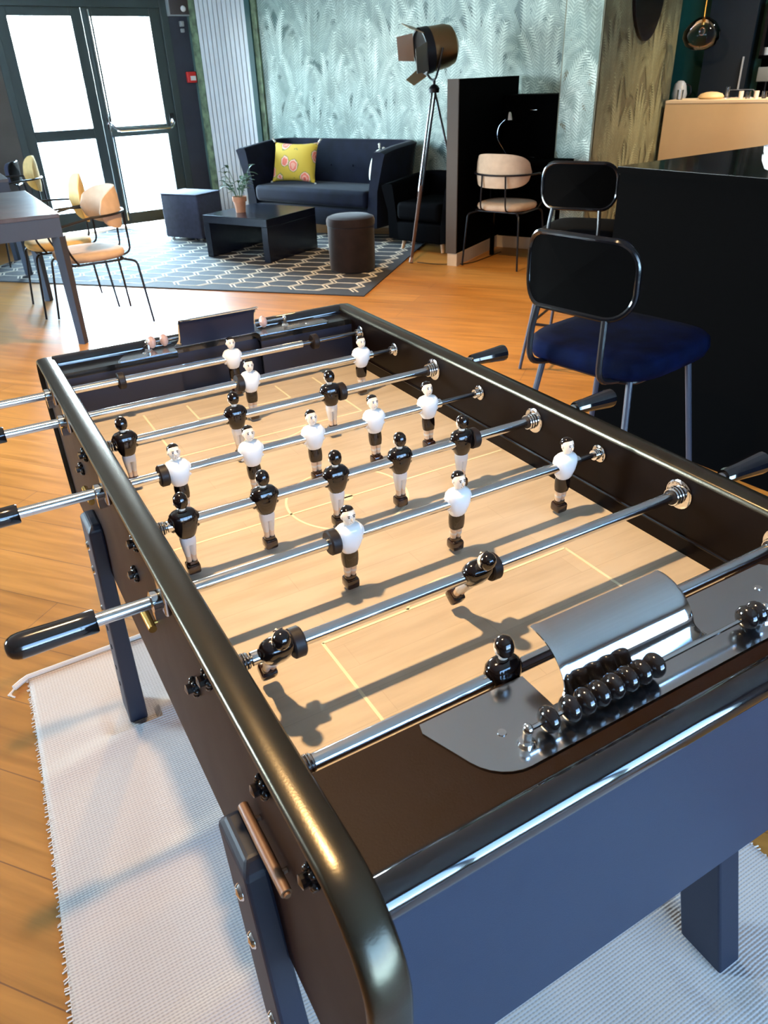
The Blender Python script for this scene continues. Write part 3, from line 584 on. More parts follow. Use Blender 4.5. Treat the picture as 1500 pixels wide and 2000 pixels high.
# cabinet ends, decks, goals (near end s=1 at y=0; far end mirrored)
def Y(s_, v): return v if s_ > 0 else 1.05 - (v if v > YN else YN + (v - YN) * 0.58)
GX0, GX1 = -0.090, 0.094
for s_ in (1, -1):
    before = set(bpy.data.objects)
    e = MB(); e.b2((-0.3225, Y(s_, -0.150), Z - 0.178), (0.3225, Y(s_, -0.132), Z + 0.080))
    ep = part(e, 'end_panel', M['panel'], smooth=False)
    part(MB().cyl((-0.3225, Y(s_, -0.136), Z + 0.086), (0.3225, Y(s_, -0.136), Z + 0.086), 0.0165, seg=28), 'front_rail', M['gloss'], ep, label='round gloss black rail')
    dk = MB(); dk.b2((-0.3165, Y(s_, -0.128), Z + 0.074), (GX0, Y(s_, YN), Z + 0.086)); dk.b2((GX1, Y(s_, -0.128), Z + 0.074), (0.3165, Y(s_, YN), Z + 0.086)); dk.b2((GX0, Y(s_, -0.128), Z + 0.074), (GX1, Y(s_, -0.060), Z + 0.086))
    part(dk, 'end_deck', M['deck'] if s_ > 0 else M['blacktop'], smooth=False)
    gw = MB().m(M['navyin']); gw.b2((-0.3165, Y(s_, YN - 0.012), Z - 0.035), (GX0, Y(s_, YN), Z + 0.074)); gw.b2((GX1, Y(s_, YN - 0.012), Z - 0.035), (0.3165, Y(s_, YN), Z + 0.074))
    gw.b2((GX0 - 0.006, Y(s_, -0.07), Z - 0.02), (GX1 + 0.006, Y(s_, -0.062), Z + 0.074)); gw.b2((GX0, Y(s_, -0.065), Z - 0.02), (GX1, Y(s_, YN), Z - 0.012))
    part(gw, 'goal_wall', None, smooth=False)
    # chrome plate on the deck
    pl = [(-0.206, -0.016), (0.255, -0.016), (0.262, -0.024), (0.262, -0.040)]
    for k in range(7): a = math.radians(0 - 90 * k / 6); pl.append((0.215 + 0.045 * math.cos(a), -0.058 + 0.045 * math.sin(a)))
    for k in range(7): a = math.radians(-90 - 70 * k / 6); pl.append((-0.150 + 0.045 * math.cos(a), -0.058 + 0.045 * math.sin(a)))
    pl += [(-0.209, -0.026)]
    # cut the plate around the goal opening by building it in three pieces
    pm = MB()
    poly = [(x, Y(s_, y)) for x, y in pl]
    L_ = [(x, y) for x, y in pl if x < GX0]; R_ = [(x, y) for x, y in pl if x > GX1]
    pm.prism([(x, Y(s_, y)) for x, y in [(GX0, -0.016)] + [(GX0, -0.103)] + [q for q in pl[11:]] + [pl[0]]], Z + 0.0862, Z + 0.0885)
    pm.prism([(x, Y(s_, y)) for x, y in [(GX1, -0.103), (GX1, -0.016)] + pl[1:11]], Z + 0.0862, Z + 0.0885)
    pm.prism([(x, Y(s_, y)) for x, y in [(GX0, -0.103), (GX1, -0.103), (GX1, -0.060), (GX0, -0.060)]], Z + 0.0862, Z + 0.0885)
    pp_ = part(pm, 'goal_plate', M['chrome2'], angle=20)
    for x, y in ((-0.150, -0.062), (0.215, -0.045)):
        MB().lathe([(0, 0), (0.0045, 0), (0.0040, 0.0012), (0, 0.0016)], (x, Y(s_, y), Z + 0.0885), seg=14).build('screw', M['chrome'], pp_)
    # half-round hood over the goal
    hd = MB().m(M['chrome']); cy, cz = -0.012, Z + 0.0885; NA = 26
    def hood(mb, x0, x1, ry, rz, flare):
        rs = []
        for i in range(NA + 1):
            f = i / NA; a = math.radians(180 - 98 * f); fl = flare * max(0, 1 - f * 5) ** 2
            y = Y(s_, cy + ry * math.cos(a) - fl * 0.6); z = cz + rz * math.sin(a)
            rs.append([(x0 - fl, y, z), (x0 - fl + .004, y, z + .0012), (x0 + .010, y, z), (x1 - .010, y, z), (x1 + fl - .004, y, z + .0012), (x1 + fl, y, z)])
        return rs
    HX0 = GX0 + .014; hz = 0 if s_ > 0 else .014; A_ = hood(hd, HX0, GX1, .048, .047 + hz, .012); B_ = hood(hd, HX0, GX1, .0467, .0457 + hz, .012)
    hd.rings([a + b[::-1] for a, b in zip(A_, B_)])
    hd.m(M['navyin']).rings([a + b[::-1] for a, b in zip(hood(hd, HX0 + .003, GX1 - .003, .0463, .0452 + hz, .0), hood(hd, HX0 + .003, GX1 - .003, .0453, .0442 + hz, .0))])
    part(hd, 'goal_hood', None, angle=50, label='polished chrome half-round hood over the goal')
    # scoring abacus
    ab = MB(); ya = Y(s_, -0.082); za = Z + 0.104
    ab.cyl((-0.139, ya, za), (0.170, ya, za), 0.0022, seg=10)
    for x in (-0.139, 0.170):
        ab.tube([(x, ya, Z + 0.088), (x, ya, za + 0.001)], 0.0042, 10); ab.ell((x, ya, za + 0.001), (0.0048, 0.0055, 0.0055), 10, 6); ab.lathe([(0, 0), (0.009, 0), (0.007, 0.003), (0, 0.004)], (x, ya, Z + 0.0885), seg=14)
    abo = part(ab, 'scoring_rod', M['chrome'])
    xs = [-0.116] + [-0.092 + 0.0172 * k for k in range(7)] + [0.142, 0.156] if s_ > 0 else [-0.130, -0.104, 0.118]
    bm_ = M['plastic'] if s_ > 0 else mat('dusty_pink_bead', (0.42, 0.27, 0.23), 0.35)
    b0 = None
    for x in xs:
        if b0 is None:
            b0 = MB().ell((0, 0, 0), (0.0086, 0.0125, 0.0125), 18, 12).build('bead', bm_, abo, loc=(x, ya, za)); 
        else:
            b = b0.copy(); COL.objects.link(b); b.parent = abo; b.location = (x, ya, za)
    if s_ < 0:      # the far end stands a little further out and higher
        for o in bpy.data.objects:
            if o not in before and o.parent == FT: o.location = (0, 0.033, 0.018)
part(MB().b2((-0.3225, -0.132, Z - 0.10), (0.3225, 1.155, Z - 0.085)), 'cabinet_floor', M['body'], smooth=False)
part(MB().b2((-0.32, -0.128, Z - 0.225), (0.32, -0.10, Z - 0.10)), 'cross_rail', M['panel'], smooth=False)
part(MB().b2((-0.32, 1.12, Z - 0.225), (0.32, 1.148, Z - 0.10)), 'cross_rail', M['panel'], smooth=False)

ME_BOLT = mesh_of(MB().lathe([(0, -.002), (0.010, -.001), (0.010, .001), (0.008, 0.004), (0, 0.006)], axis='X', seg=16), 'bolt', M['chrome'])
ME_PLUG = mesh_of(MB().cyl((-.004, 0, 0), (.0015, 0, 0), 0.006, seg=14), 'hole_plug', M['rubber'])
# legs, splayed lengthwise, bolted to the cabinet sides
for sx in (-1, 1):
    for near in (1, 0):
        yt, yf = (0.105, -0.035) if near else (0.880, 1.120)
        top, hw = Z - 0.100, 0.043
        xi_t, xo_t, xi_b, xo_b = (0.3425, 0.368, 0.330, 0.374) if sx < 0 else (0.3425, 0.385, 0.372, 0.424)
        l = MB(); rs = []
        for z in (0.004, top - 0.012, top):
            f = (z - .004) / (top - .004)
            y = yf + (yt - yf) * f; xi = xi_b + (xi_t - xi_b) * f; xo = xo_b + (xo_t - xo_b) * f; k = hw if z < top else hw - 0.012
            if z == top: xo -= 0.008
            rs.append([(sx * xi, y - k, z), (sx * xo, y - k, z), (sx * xo, y + k, z), (sx * xi, y + k, z)])
        l.rings(rs); lo = part(l, 'leg', M['leg'], smooth=False, bevel=0.004)
        for f in (0.90, 0.80, 0.62):
            y = yf + (yt - yf) * f; z = 0.004 + (top - 0.004) * f; x = xo_b + (xo_t - xo_b) * f
            inst('bolt', ME_BOLT, lo, (sx * x, y, z), (0, 0, 0 if sx > 0 else PI))
        for f in (0.52, 0.42, 0.30, 0.2):
            y = yf + (yt - yf) * f; z = 0.004 + (top - 0.004) * f; x = xo_b + (xo_t - xo_b) * f
            inst('hole_plug', ME_PLUG, lo, (sx * x, y, z), (0, 0, 0 if sx > 0 else PI))
# screw heads and brass pins on the sides
def knob(x, y, z, sx):
    k = MB(); k.lathe([(0, 0), (0.0105, 0), (0.0105, 0.004), (0.006, 0.005), (0.006, 0.012), (0, 0.014)], axis='X', seg=10)
    for a in range(6): k.ell((0.003, 0.009 * math.cos(a * PI / 3), 0.009 * math.sin(a * PI / 3)), (0.004, 0.0038, 0.0038), 8, 6)
    return k
kd = None
for sx in (-1, 1):
    for (y, dz) in ((0.238, -0.002), (0.158, 0.074), (0.442, 0.080), (0.512, -0.010), (0.017, 0.062), (-0.083, 0.066), (0.783, 0.066), (0.90, -0.01)):
        if kd is None: kd = knob(0, 0, 0, 1).build('side_screw', M['plastic'], FT)
        else: o = kd.copy(); COL.objects.link(o); o.parent = FT; kd2 = o
        o = kd if kd.location.length == 0 else kd2
        o.location = (sx * 0.3425, y, Z + dz); o.rotation_euler = (0, 0, 0 if sx > 0 else PI)
for (y0, y1, dz, mt) in ((0.075, -0.03, -0.022, 'woodtag'), (0.415, 0.485, -0.040, 'brass'), (0.80, 0.86, -0.03, 'brass')):
    b = MB().lathe([(0, y0), (0.0055, y0), (0.006, (y0 + y1) / 2), (0.0055, y1), (0.0035, y1), (0.003, y1 - 0.003), (0, y1 - 0.003)], (-0.352, 0, Z + dz), axis='Y', seg=16)
    for yy in (y0 * .8 + y1 * .2, y0 * .2 + y1 * .8): b.cyl((-0.352, yy, Z + dz), (-0.342, yy, Z + dz), 0.003, seg=8)
    part(b, 'side_pin', M[mt], label='brass pin on the side' if mt == 'brass' else 'brown wooden pin on the side')

# ---- player figures: rod along x, figure faces -y, origin on the rod axis
def loft(mb, secs, n=14, e=2.0):
    """secs: (z, cx, cy, rx, ry) superellipse sections"""
    rs = []
    for z, cx, cy, rx, ry in secs:
        r = []
        for k in range(n):
            a = 2 * PI * k / n; c_, s__ = math.cos(a), math.sin(a)
            r.append((cx + rx * math.copysign(abs(c_) ** (2 / e), c_), cy + ry * math.copysign(abs(s__) ** (2 / e), s__), z))
        rs.append(r)
    mb.rings(rs)
def player_mesh(team):
    p = MB(); white = team == 'white'
    shirt = M['wjersey'] if white else M['bshirt']; shorts = M['bshirt'] if white else M['wpants']; hair = M['bshirt']
    p.m(shirt); loft(p, [(-0.021, 0, 0, .0100, .0085), (-0.017, 0, 0, .0125, .0110), (-0.006, 0, 0, .0165, .0135), (0.005, 0, 0, .0190, .0138), (0.013, 0, 0, .0185, .0120), (0.0175, 0, 0, .0145, .0090), (0.0195, 0, 0, .0075, .0060)], 18, 2.5)
    for sx in (-1, 1): p.ell((sx * 0.0165, 0.000, 0.0015), (0.0052, 0.0075, 0.0125), 10, 8)      # arms held to the body
    p.m(M['skin']); loft(p, [(0.017, 0, 0, .0048, .0046), (0.024, 0, -.0003, .0046, .0046)], 12)
    loft(p, [(0.0215, 0, -.0020, .0042, .0040), (0.0245, 0, -.0016, .0072, .0078), (0.029, 0, -.0008, .0086, .0094), (0.034, 0, 0, .0089, .0096), (0.039, 0, .0005, .0078, .0086), (0.042, 0, .0008, .0048, .0056), (0.0432, 0, .001, .0015, .002)], 16)
    p.ell((0, -.0102, .0305), (.0014, .0026, .0026), 8, 6)                                        # nose
    for sx in (-1, 1): p.ell((sx * .0089, .0004, .0315), (.0014, .0022, .0030), 8, 6)            # ears
    p.m(M['boot'])
    for sx in (-1, 1): p.ell((sx * .0034, -.0091, .0340), (.0012, .0009, .0008), 8, 5); p.box((sx * .0034, -.0088, .0362), (.0034, .0012, .0006))
    p.box((0, -.0088, .0262), (.0040, .0014, .0007))
    p.m(hair)
    if white: loft(p, [(0.0345, 0, .0042, .0090, .0068), (0.0390, 0, .0028, .0088, .0078), (0.0425, 0, .0014, .0064, .0070), (0.0446, 0, .0012, .0022, .0026)], 16)
    else: loft(p, [(0.0250, 0, .0040, .0060, .0050), (0.0290, 0, .0032, .0088, .0080), (0.0345, 0, .0018, .0098, .0096), (0.0395, 0, .0010, .0088, .0092), (0.0430, 0, .0012, .0060, .0064), (0.0450, 0, .0012, .0020, .0024)], 16)
    p.m(shorts)
    if white: loft(p, [(-0.0185, 0, 0, .0100, .0085), (-0.026, 0, -.0002, .0112, .0090), (-0.036, 0, -.0005, .0110, .0088), (-0.0425, 0, -.0006, .0100, .0080)], 16, 2.8)
    else:
        loft(p, [(-0.0185, 0, 0, .0100, .0085), (-0.026, 0, 0, .0108, .0088), (-0.032, 0, 0, .0104, .0082)], 16, 2.8)
        for sx in (-1, 1): loft(p, [(-0.030, sx * .0050, 0, .0056, .0078), (-0.040, sx * .0045, 0, .0050, .0068), (-0.051, sx * .0038, 0, .0040, .0052)], 12)
    p.m(M['skin'])
    for sx in (-1, 1):
        if white: loft(p, [(-0.040, sx * .0048, 0, .0050, .0062), (-0.048, sx * .0043, -.0004, .0045, .0056), (-0.055, sx * .0040, .0004, .0042, .0052), (-0.064, sx * .0036, 0, .0034, .0042)], 12)
        else: loft(p, [(-0.049, sx * .0038, 0, .0042, .0052), (-0.056, sx * .0037, .0003, .0038, .0048), (-0.064, sx * .0036, 0, .0034, .0042)], 12)
    if white:
        p.m(M['wpants'])
        for sx in (-1, 1): loft(p, [(-0.050, sx * .0042, 0, .0048, .0058), (-0.053, sx * .0041, 0, .0048, .0058)], 12)
    p.m(M['boot']); loft(p, [(-0.060, 0, 0, .0076, .0058), (-0.0635, 0, 0, .0080, .0064)], 14, 3)
    p.rbox((0, -0.0005, -0.0715), (0.0188, 0.0195, 0.0150), 0.0035, 2)
    return p
# shared meshes
MEW = mesh_of(player_mesh('white'), 'white_player'); MEBK = mesh_of(player_mesh('black'), 'black_player')
bump = MB(); bump.lathe([(0.0078, -0.007), (0.0145, -0.007), (0.0165, -0.005), (0.0165, 0.005), (0.0145, 0.007), (0.0078, 0.007)], axis='X', seg=24); ME_BUMP = mesh_of(bump, 'bumper', M['rubber'])
big = MB().m(M['chrome'])
big.lathe([(0.0075, 0.0), (0.020, 0.0), (0.021, 0.0015), (0.018, 0.003), (0.0075, 0.003)], axis='X', seg=28)
for k, r_ in ((0.006, .0130), (0.0105, .0125), (0.015, .0120)): big.lathe([(0.008, k - .0013), (r_, k - .0013), (r_ + .0005, k), (r_, k + .0013), (0.008, k + .0013)], axis='X', seg=24)
big.m(M['rubber']).lathe([(0.0078, 0.003), (0.0105, 0.003), (0.0105, 0.018), (0.0078, 0.018)], axis='X', seg=20); ME_BIG = mesh_of(big, 'bearing')
sm_ = MB().m(M['chrome']); sm_.lathe([(0.004, 0.0), (0.0125, 0.0), (0.0135, 0.0015), (0.011, 0.003), (0.004, 0.003)], axis='X', seg=24)
for k in (0.0055, 0.0085, 0.0115): sm_.lathe([(0.0045, k - .001), (.0078, k - .001), (.0082, k), (.0078, k + .001), (0.0045, k + .001)], axis='X', seg=18)
ME_SM = mesh_of(sm_, 'small_bearing')
hb = MB(); hb.lathe([(0.008, 0), (0.0125, 0.0), (0.0136, 0.002), (0.0134, 0.02), (0.0138, 0.045), (0.0146, 0.070), (0.0146, 0.077), (0.0138, 0.083), (0.0115, 0.088), (0.0075, 0.0915), (0.003, 0.0925), (0, 0.0926)], axis='X', seg=28); ME_H = mesh_of(hb, 'handle', M['plastic'])
hr = MB(); hr.lathe([(0.008, 0), (0.0105, 0.0), (0.0115, 0.003), (0.0128, 0.03), (0.0165, 0.076), (0.0160, 0.083), (0.012, 0.086), (0, 0.086)], axis='X', seg=14); ME_HR = mesh_of(hr, 'handle', M['gloss'], 20)
br_ = MB().m(M['steel']); br_.rbox((-0.004, 0, 0.004), (0.008, 0.026, 0.046), 0.003, 2); br_.m(M['chrome']); br_.lathe([(0.008, -0.020), (0.0125, -0.018), (0.0125, -0.006), (0.008, -0.006)], axis='X', seg=16); br_.box((-0.012, 0.002, -0.016), (0.012, 0.014, 0.016)); ME_BR = mesh_of(br_, 'outer_bracket')
ZR = Z + 0.084
RODS = [ # y index, team, player x list, tilt, left handle start (None: handle on the right), bumpers x, name
    (0, 'black', [-0.100], 4, None, [0.125]),
    (1, 'black', [-0.273, -0.022], -34, None, [-0.251, 0.000]),
    (2, 'white', [-0.110, 0.057, 0.248], 3, -0.421, [-0.133]),
    (3, 'black', [-0.277, -0.163, -0.052, 0.056, 0.170], 0, None, [0.192]),
    (4, 'white', [-0.241, -0.124, -0.017, 0.096, 0.204], -3, -0.463, [-0.263]),
    (5, 'black', [-0.283, -0.094, 0.089], 2, None, [0.111]),
    (6, 'white', [-0.009, 0.235], 4, -0.448, [-0.031]),
    (7, 'white', [0.010], 0, -0.62, [-0.220, 0.20]),
]
for (i, team, px, tilt, lh, bump_x) in RODS:
    y = 0.15 * i; rb = MB().m(M['steel'])
    if lh is not None:
        xe = max(px) + 0.026 if i != 7 else 0.17
        rb.cyl((lh - 0.01, 0, 0), (xe, 0, 0), 0.0075, seg=20); rb.m(M['dsteel']); rb.cyl((xe, 0, 0), (0.37, 0, 0), 0.0042, seg=14)
    else:
        rb.cyl((-0.300 if i else -0.306, 0, 0), (0.42 if i else 0.36, 0, 0), 0.0075, seg=20); rb.m(M['dsteel']); rb.cyl((-0.335, 0, 0), (-0.300, 0, 0), 0.0042, seg=14)
    rod = rb.build('rod', None, FT, loc=(0, y, ZR))
    n1 = {'white': 'white shirted player figure with black shorts', 'black': 'black shirted player figure with white trousers'}[team]
    for x in px:
        inst('player_figure', MEW if team == 'white' else MEBK, rod, (x, 0, 0), (math.radians(tilt), 0, 0 if team == 'white' else PI), n1)
    for x in bump_x: inst('rubber_bumper', ME_BUMP, rod, (x, 0, 0))
    if lh is not None:
        inst('bearing', ME_SM, rod, (0.3165, 0, 0), (0, 0, PI)); inst('outer_bracket', ME_BR, rod, (-0.3430, 0, 0))
        inst('handle', ME_H, rod, (lh, 0, 0), (0, 0, PI), 'glossy black handle')
    else:
        inst('bearing', ME_BIG, rod, (0.3165, 0, 0), (0, 0, PI)); inst('bearing', ME_BIG, rod, (-0.3165, 0, 0)).scale = (.75, .75, .75)
        if i: inst('handle', ME_HR, rod, (0.405, 0, 0), (0, 0, 0), 'black ribbed handle')

# ================================================================== RUGS
def runner():
    m_ = MB()
    def fn(u, v):
        x = -0.575 + 1.215 * u; y = 1.385 - 2.9 * v
        x += -0.17 * v * max(0, 1 - 2 * u) + 0.006 * math.sin(9 * v) * (1 - u) - 0.03 * math.exp(-((v - 0.02) / 0.03) ** 2) * 0
        y += 0.03 * u * (1 - v)
        z = 0.006
        for (yc, amp, wd, sl_) in ((1.14, .012, .035, .25), (1.02, .006, .03, -.2), (0.72, .008, .03, .15), (0.38, .006, .03, .12), (-0.15, .008, .05, .2)):
            q = (y - yc - sl_ * x) / wd; z += amp * math.exp(-q * q) * (0.35 + 0.65 * max(0, math.sin(PI * (u * 1.2 + .1))))
        if abs(abs(x) - 0.37) < 0.06 and (-0.12 < y < 0.05 or 1.05 < y < 1.2): z = 0.004
        if v < 0.004: z = 0.012
        return (x, y, z)
    m_.grid(fn, 90, 220)
    o = m_.build('cotton_rug', M['cotton'], label='long cream ribbed cotton rug lying under the football table', cat='rug')
    md = o.modifiers.new('thick', 'SOLIDIFY'); md.thickness = 0.003; md.offset = -1
    h = MB(); pts = [fn(u / 40, 0.0) for u in range(41)]; pts = [(-0.612, 1.368, 0.008), (-0.592, 1.382, 0.009)] + [(p[0], p[1] + 0.004, 0.011) for p in pts]
    h.tube(pts, 0.0075, 8)
    for k in range(4): h.tube([(-0.608, 1.370, 0.008), (-0.618 - 0.003 * k, 1.360 - 0.004 * k, 0.006), (-0.630 + 0.005 * k, 1.350 - 0.005 * k, 0.004)], 0.0026, 6)
    h.build('rolled_hem', M['fringe'], o)
    f = MB(); rnd = random.Random(4)
    for k in range(330):
        v = (k + rnd.random()) / 330; p = fn(0.0, v); l = rnd.uniform(.003, .009)
        f.tube([(p[0] + .002, p[1], .006), (p[0] - l, p[1] + rnd.uniform(-.003, .003), .004)], 0.0016, 5)
        p = fn(1.0, v); f.tube([(p[0] - .002, p[1], .006), (p[0] + l, p[1] + rnd.uniform(-.003, .003), .004)], 0.0016, 5)
    q = f.build('selvedge_loops', M['fringe'], o); q['kind'] = 'stuff'
runner()

def hex_rug():
    A = Vector((2.10, 4.36, 0)); e = Vector((-0.695, 0.719, 0)); n = Vector((0.719, 0.695, 0)); Lu, Lv = 3.6, 2.32
    ang = math.atan2(e.y, e.x)
    o = MB().b2((0, -Lv, 0.001), (Lu, 0, 0.009)).build('lattice_rug', M['rugbase'], loc=(A.x, A.y, 0), rz=ang, smooth=False,
        label='charcoal rug with a cream hexagon lattice under the coffee table', cat='rug')
    h = MB(); w_ = 0.0115; zz0, zz1 = 0.009, 0.0105
    def s2(a, b):
        if not all(0.01 < p[0] < Lu - .01 and -Lv + .01 < p[1] < -.01 for p in (a, b)): return
        a = Vector(a); b = Vector(b); d = (b - a); l = d.length; d.normalize(); q = Vector((-d.y, d.x)) * w_ / 2; a -= d * w_ * .3; b += d * w_ * .3
        h.prism([tuple(p) for p in (a - q, b - q, b + q, a + q)], zz0, zz1)
    F, ST, H, g = 0.150, 0.062, 0.165, 0.034      # flat side, shoulder, height, gap between neighbours
    i = 0; u = 0.0
    while u < Lu + 0.2:
        v = -Lv - H + (H / 2 if i % 2 else 0)
        while v < H:
            hf = F / 2; c_ = [(u - hf - ST, v), (u - hf, v + H / 2), (u + hf, v + H / 2), (u + hf + ST, v), (u + hf, v - H / 2), (u - hf, v - H / 2)]
            for a, b in zip(c_, c_[1:] + c_[:1]): 
                if a[1] == b[1] and a[1] < v: continue
                s2(a, b)
            s2((u + hf + ST, v), (u + hf + ST + g * .9, v))
            v += H
        u += F + ST + g; i += 1
    k = h.build('lattice_lines', M['rugline'], o, smooth=False); k['kind'] = 'stuff'
hex_rug()

# ================================================================== LOUNGE
def frame(ang): c_, s_ = math.cos(ang), math.sin(ang); return c_, s_
def tub_seat(root, w_, d_, zb, zt, zs, fab, arm_front=0.0, flare=0.06, th=0.10, legm=None, wood=None):
    """sofa or armchair body: x = width, y = depth (away), origin at centre on floor"""
    pts = []; hw, hd = w_ / 2, d_ / 2; r = 0.07
    path = [(-hw, -hd), (-hw, hd - r)] + [(-hw + r - r * math.cos(k * PI / 12), hd - r + r * math.sin(k * PI / 12)) for k in range(1, 6)] + [(-hw + r, hd), (hw - r, hd)] + \
           [(hw - r + r * math.sin(k * PI / 12), hd - r + r * math.cos(k * PI / 12)) for k in range(1, 6)] + [(hw, hd - r), (hw, -hd)]
    # densify
    P2 = []
    for a, b in zip(path, path[1:]):
        n = max(1, int(math.hypot(b[0] - a[0], b[1] - a[1]) / 0.08))
        for k in range(n): P2.append((a[0] + (b[0] - a[0]) * k / n, a[1] + (b[1] - a[1]) * k / n))
    P2.append(path[-1])
    m_ = MB(); rs = []; N = len(P2)
    for i, p in enumerate(P2):
        a = P2[max(0, i - 1)]; b = P2[min(N - 1, i + 1)]; tx, ty = b[0] - a[0], b[1] - a[1]; l = math.hypot(tx, ty); ox, oy = -ty / l, tx / l
        f = min(1, (p[1] + hd) / d_); top = zt - 0.05 * (1 - f) ** 1.5
        ring = []
        sec = [(-th / 2 - 0.02, zb, 0), (th / 2, zb, 0), (th / 2, zb + (top - zb) * .5, .25), (th / 2 + .015, top - 0.06, .8), (th / 2 + .02, top - .015, 1), (th * .25, top + 0.004, 1), (-th * .3, top, 1), (-th / 2 + .01, top - .03, .95), (-th / 2, zb + (top - zb) * .5, .3)]
        roll = 1.0 + 1.2 * max(0, 1 - (p[1] + hd) / 0.12)
        for o_, z, fl in sec:
            off = o_ + flare * fl + (0.018 * (roll - 1) * (1 if o_ > 0 else 0) if fl > .5 else 0)
            ring.append((p[0] + ox * off, p[1] + oy * off - 0.02 * fl * 0, z))
        rs.append(ring)
    m_.rings(rs); m_.build('back_and_arms', fab, root, angle=70)
    MB().rbox((0, -0.01, (zb + 0.14 + zb) / 2), (w_ - th + .02, d_ - 0.02, 0.16), 0.015).build('seat_base', fab, root)
    q = MB().rbox((0, -0.035, zs - 0.06), (w_ - th - .005, d_ - .03, 0.15), 0.045, 5); q.build('seat_cushion', fab, root)
    for sx in (-1, 1):
        for sy in (-1, 1): MB().cyl((sx * (hw - .08), sy * (hd - .08), zb + 0.01), (sx * (hw - .06), sy * (hd - .06), 0.010), 0.022, 0.014, 12).build('leg', wood, root)
so = thing('velvet_sofa', (3.075, 6.865, 0), math.radians(-65), 'two-seat navy velvet tub sofa against the palm wallpaper', 'sofa')
tub_seat(so, 1.52, 0.58, 0.13, 0.83, 0.435, M['velvet'], wood=M['oak'], flare=0.07)
bt = None
for k, x in enumerate((-0.42, -0.14, 0.14, 0.42)):
    if bt is None: bt = MB().ell((0, 0, 0), (.012, .008, .012), 10, 6).build('tufting_button', M['velvet'], so, loc=(x, 0.262, 0.60))
    else: o = bt.copy(); COL.objects.link(o); o.parent = so; o.location = (x, 0.262, 0.60)
def pillow(name, loc, rz, tilt, w_, h_, mt, label, tassel=True):
    r = thing(name, loc, rz, label, 'pillow')
    m_ = MB()
    def f(u, v, s_):
        a, b = u * 2 - 1, v * 2 - 1; pin = 1 - 0.10 * (1 - abs(a) ** 2) * abs(b) ** 3; pin2 = 1 - 0.08 * (1 - abs(b) ** 2) * abs(a) ** 3
        th = 0.075 * ((1 - a * a) * (1 - b * b)) ** 0.42
        x, y, z = a * w_ / 2 * pin2, s_ * th, b * h_ / 2 * pin
        c_, sn = math.cos(tilt), math.sin(tilt); return (x, y * c_ + z * sn, -y * sn * -1 * 0 + z * c_ - y * sn + h_ / 2)
    m_.grid(lambda u, v: f(u, v, -1), 20, 16); m_.grid(lambda u, v: f(u, v, 1), 20, 16)
    bmesh.ops.remove_doubles(m_.bm, verts=m_.bm.verts, dist=0.0005)
    m_.build('pillow_cover', mt, r, angle=80)
    if tassel:
        for a in (0, 1):
            for b in (0, 1):
                p = Vector(f(a, b, 1)); d = Vector(((a - .5) * .05, 0, (b - .5) * .05))
                MB().ell(p + d * .2, (.012, .012, .012), 8, 6).cyl(p + d * .2, p + d * 1.2, 0.006, 0.013, 8).build('tassel', M['cream'], r)
    return r
def sofa_pt(x, y, z):
    a = math.radians(-65); c_, s_ = math.cos(a), math.sin(a); return (3.075 + x * c_ - y * s_, 6.865 + x * s_ + y * c_, z)
pillow('throw_pillow', sofa_pt(-0.42, 0.03, 0.446), math.radians(-60), 0.30, 0.54, 0.38, M['pillow'], 'mustard cushion printed with coral roses leaning on the left of the sofa')
pillow('throw_pillow', sofa_pt(0.60, 0.05, 0.446), math.radians(-115), 0.25, 0.40, 0.33, M['cream'], 'cream cushion tucked inside the right arm of the sofa')

cu = thing('cube_ottoman', (1.84, 7.43, 0), math.radians(-59), 'slate blue fabric cube ottoman beside the glass doors', 'ottoman')
MB().rbox((0, 0, 0.235), (0.47, 0.36, 0.40), 0.018, 3).build('cube_body', M['cubefab'], cu)
MB().rbox((0, 0, 0.437), (0.475, 0.365, 0.012), 0.006).build('top_piping', M['cubefab'], cu)
for sx in (-1, 1):
    for sy in (-1, 1): MB().cyl((sx * .19, sy * .13, 0.01), (sx * .19, sy * .13, 0.04), 0.02, seg=12).build('foot', M['chrome'], cu)

ct = thing('coffee_table', (2.11, 6.285, 0), math.radians(-61.3), 'low black square coffee table with waterfall sides on the lattice rug', 'coffee table')
MB().b2((-.36, -.35, 0.30), (.36, .35, 0.365)).build('tabletop', M['ctable'], ct, smooth=False, bevel=0.003)
for sx in (-1, 1): MB().b2((sx * .36, -.35, 0.011), (sx * .295, .35, 0.30)).build('side_panel', M['ctable'], ct, smooth=False, bevel=0.003)

pt_ = thing('potted_plant', (1.955, 6.335, 0.366), 0, 'small leafy plant in a terracotta pot on the black coffee table', 'plant')
MB().lathe([(0, 0), (.042, 0), (.052, .09), (.062, .09), (.064, .13), (.056, .13), (.052, .11), (0, .108)], seg=28).build('pot', M['terra'], pt_)
MB().lathe([(0, .106), (.05, .106), (.03, .116), (0, .118)], seg=16).build('soil', M['soil'], pt_)
def leaf(mb, base, d, up, L, w_):
    d = Vector(d).normalized(); side = d.cross(Vector(up)).normalized(); nrm = side.cross(d)
    rs = []; n = 7
    V = []
    for i in range(n + 1):
        t_ = i / n; c_ = Vector(base) + d * L * t_ - nrm * (-0.0) + Vector((0, 0, -0.35 * L * t_ * t_)); hw = w_ * math.sin(PI * min(1, t_ * 0.92 + .06)) ** .8 / 2
        V.append([mb.bm.verts.new(c_ - side * hw + nrm * hw * .25), mb.bm.verts.new(c_), mb.bm.verts.new(c_ + side * hw + nrm * hw * .25)])
    fs = []
    for a, b in zip(V, V[1:]): fs += [mb.bm.faces.new((a[0], a[1], b[1], b[0])), mb.bm.faces.new((a[1], a[2], b[2], b[1]))]
    mb._fin(fs)
rnd = random.Random(11); stm = MB(); lf = MB()
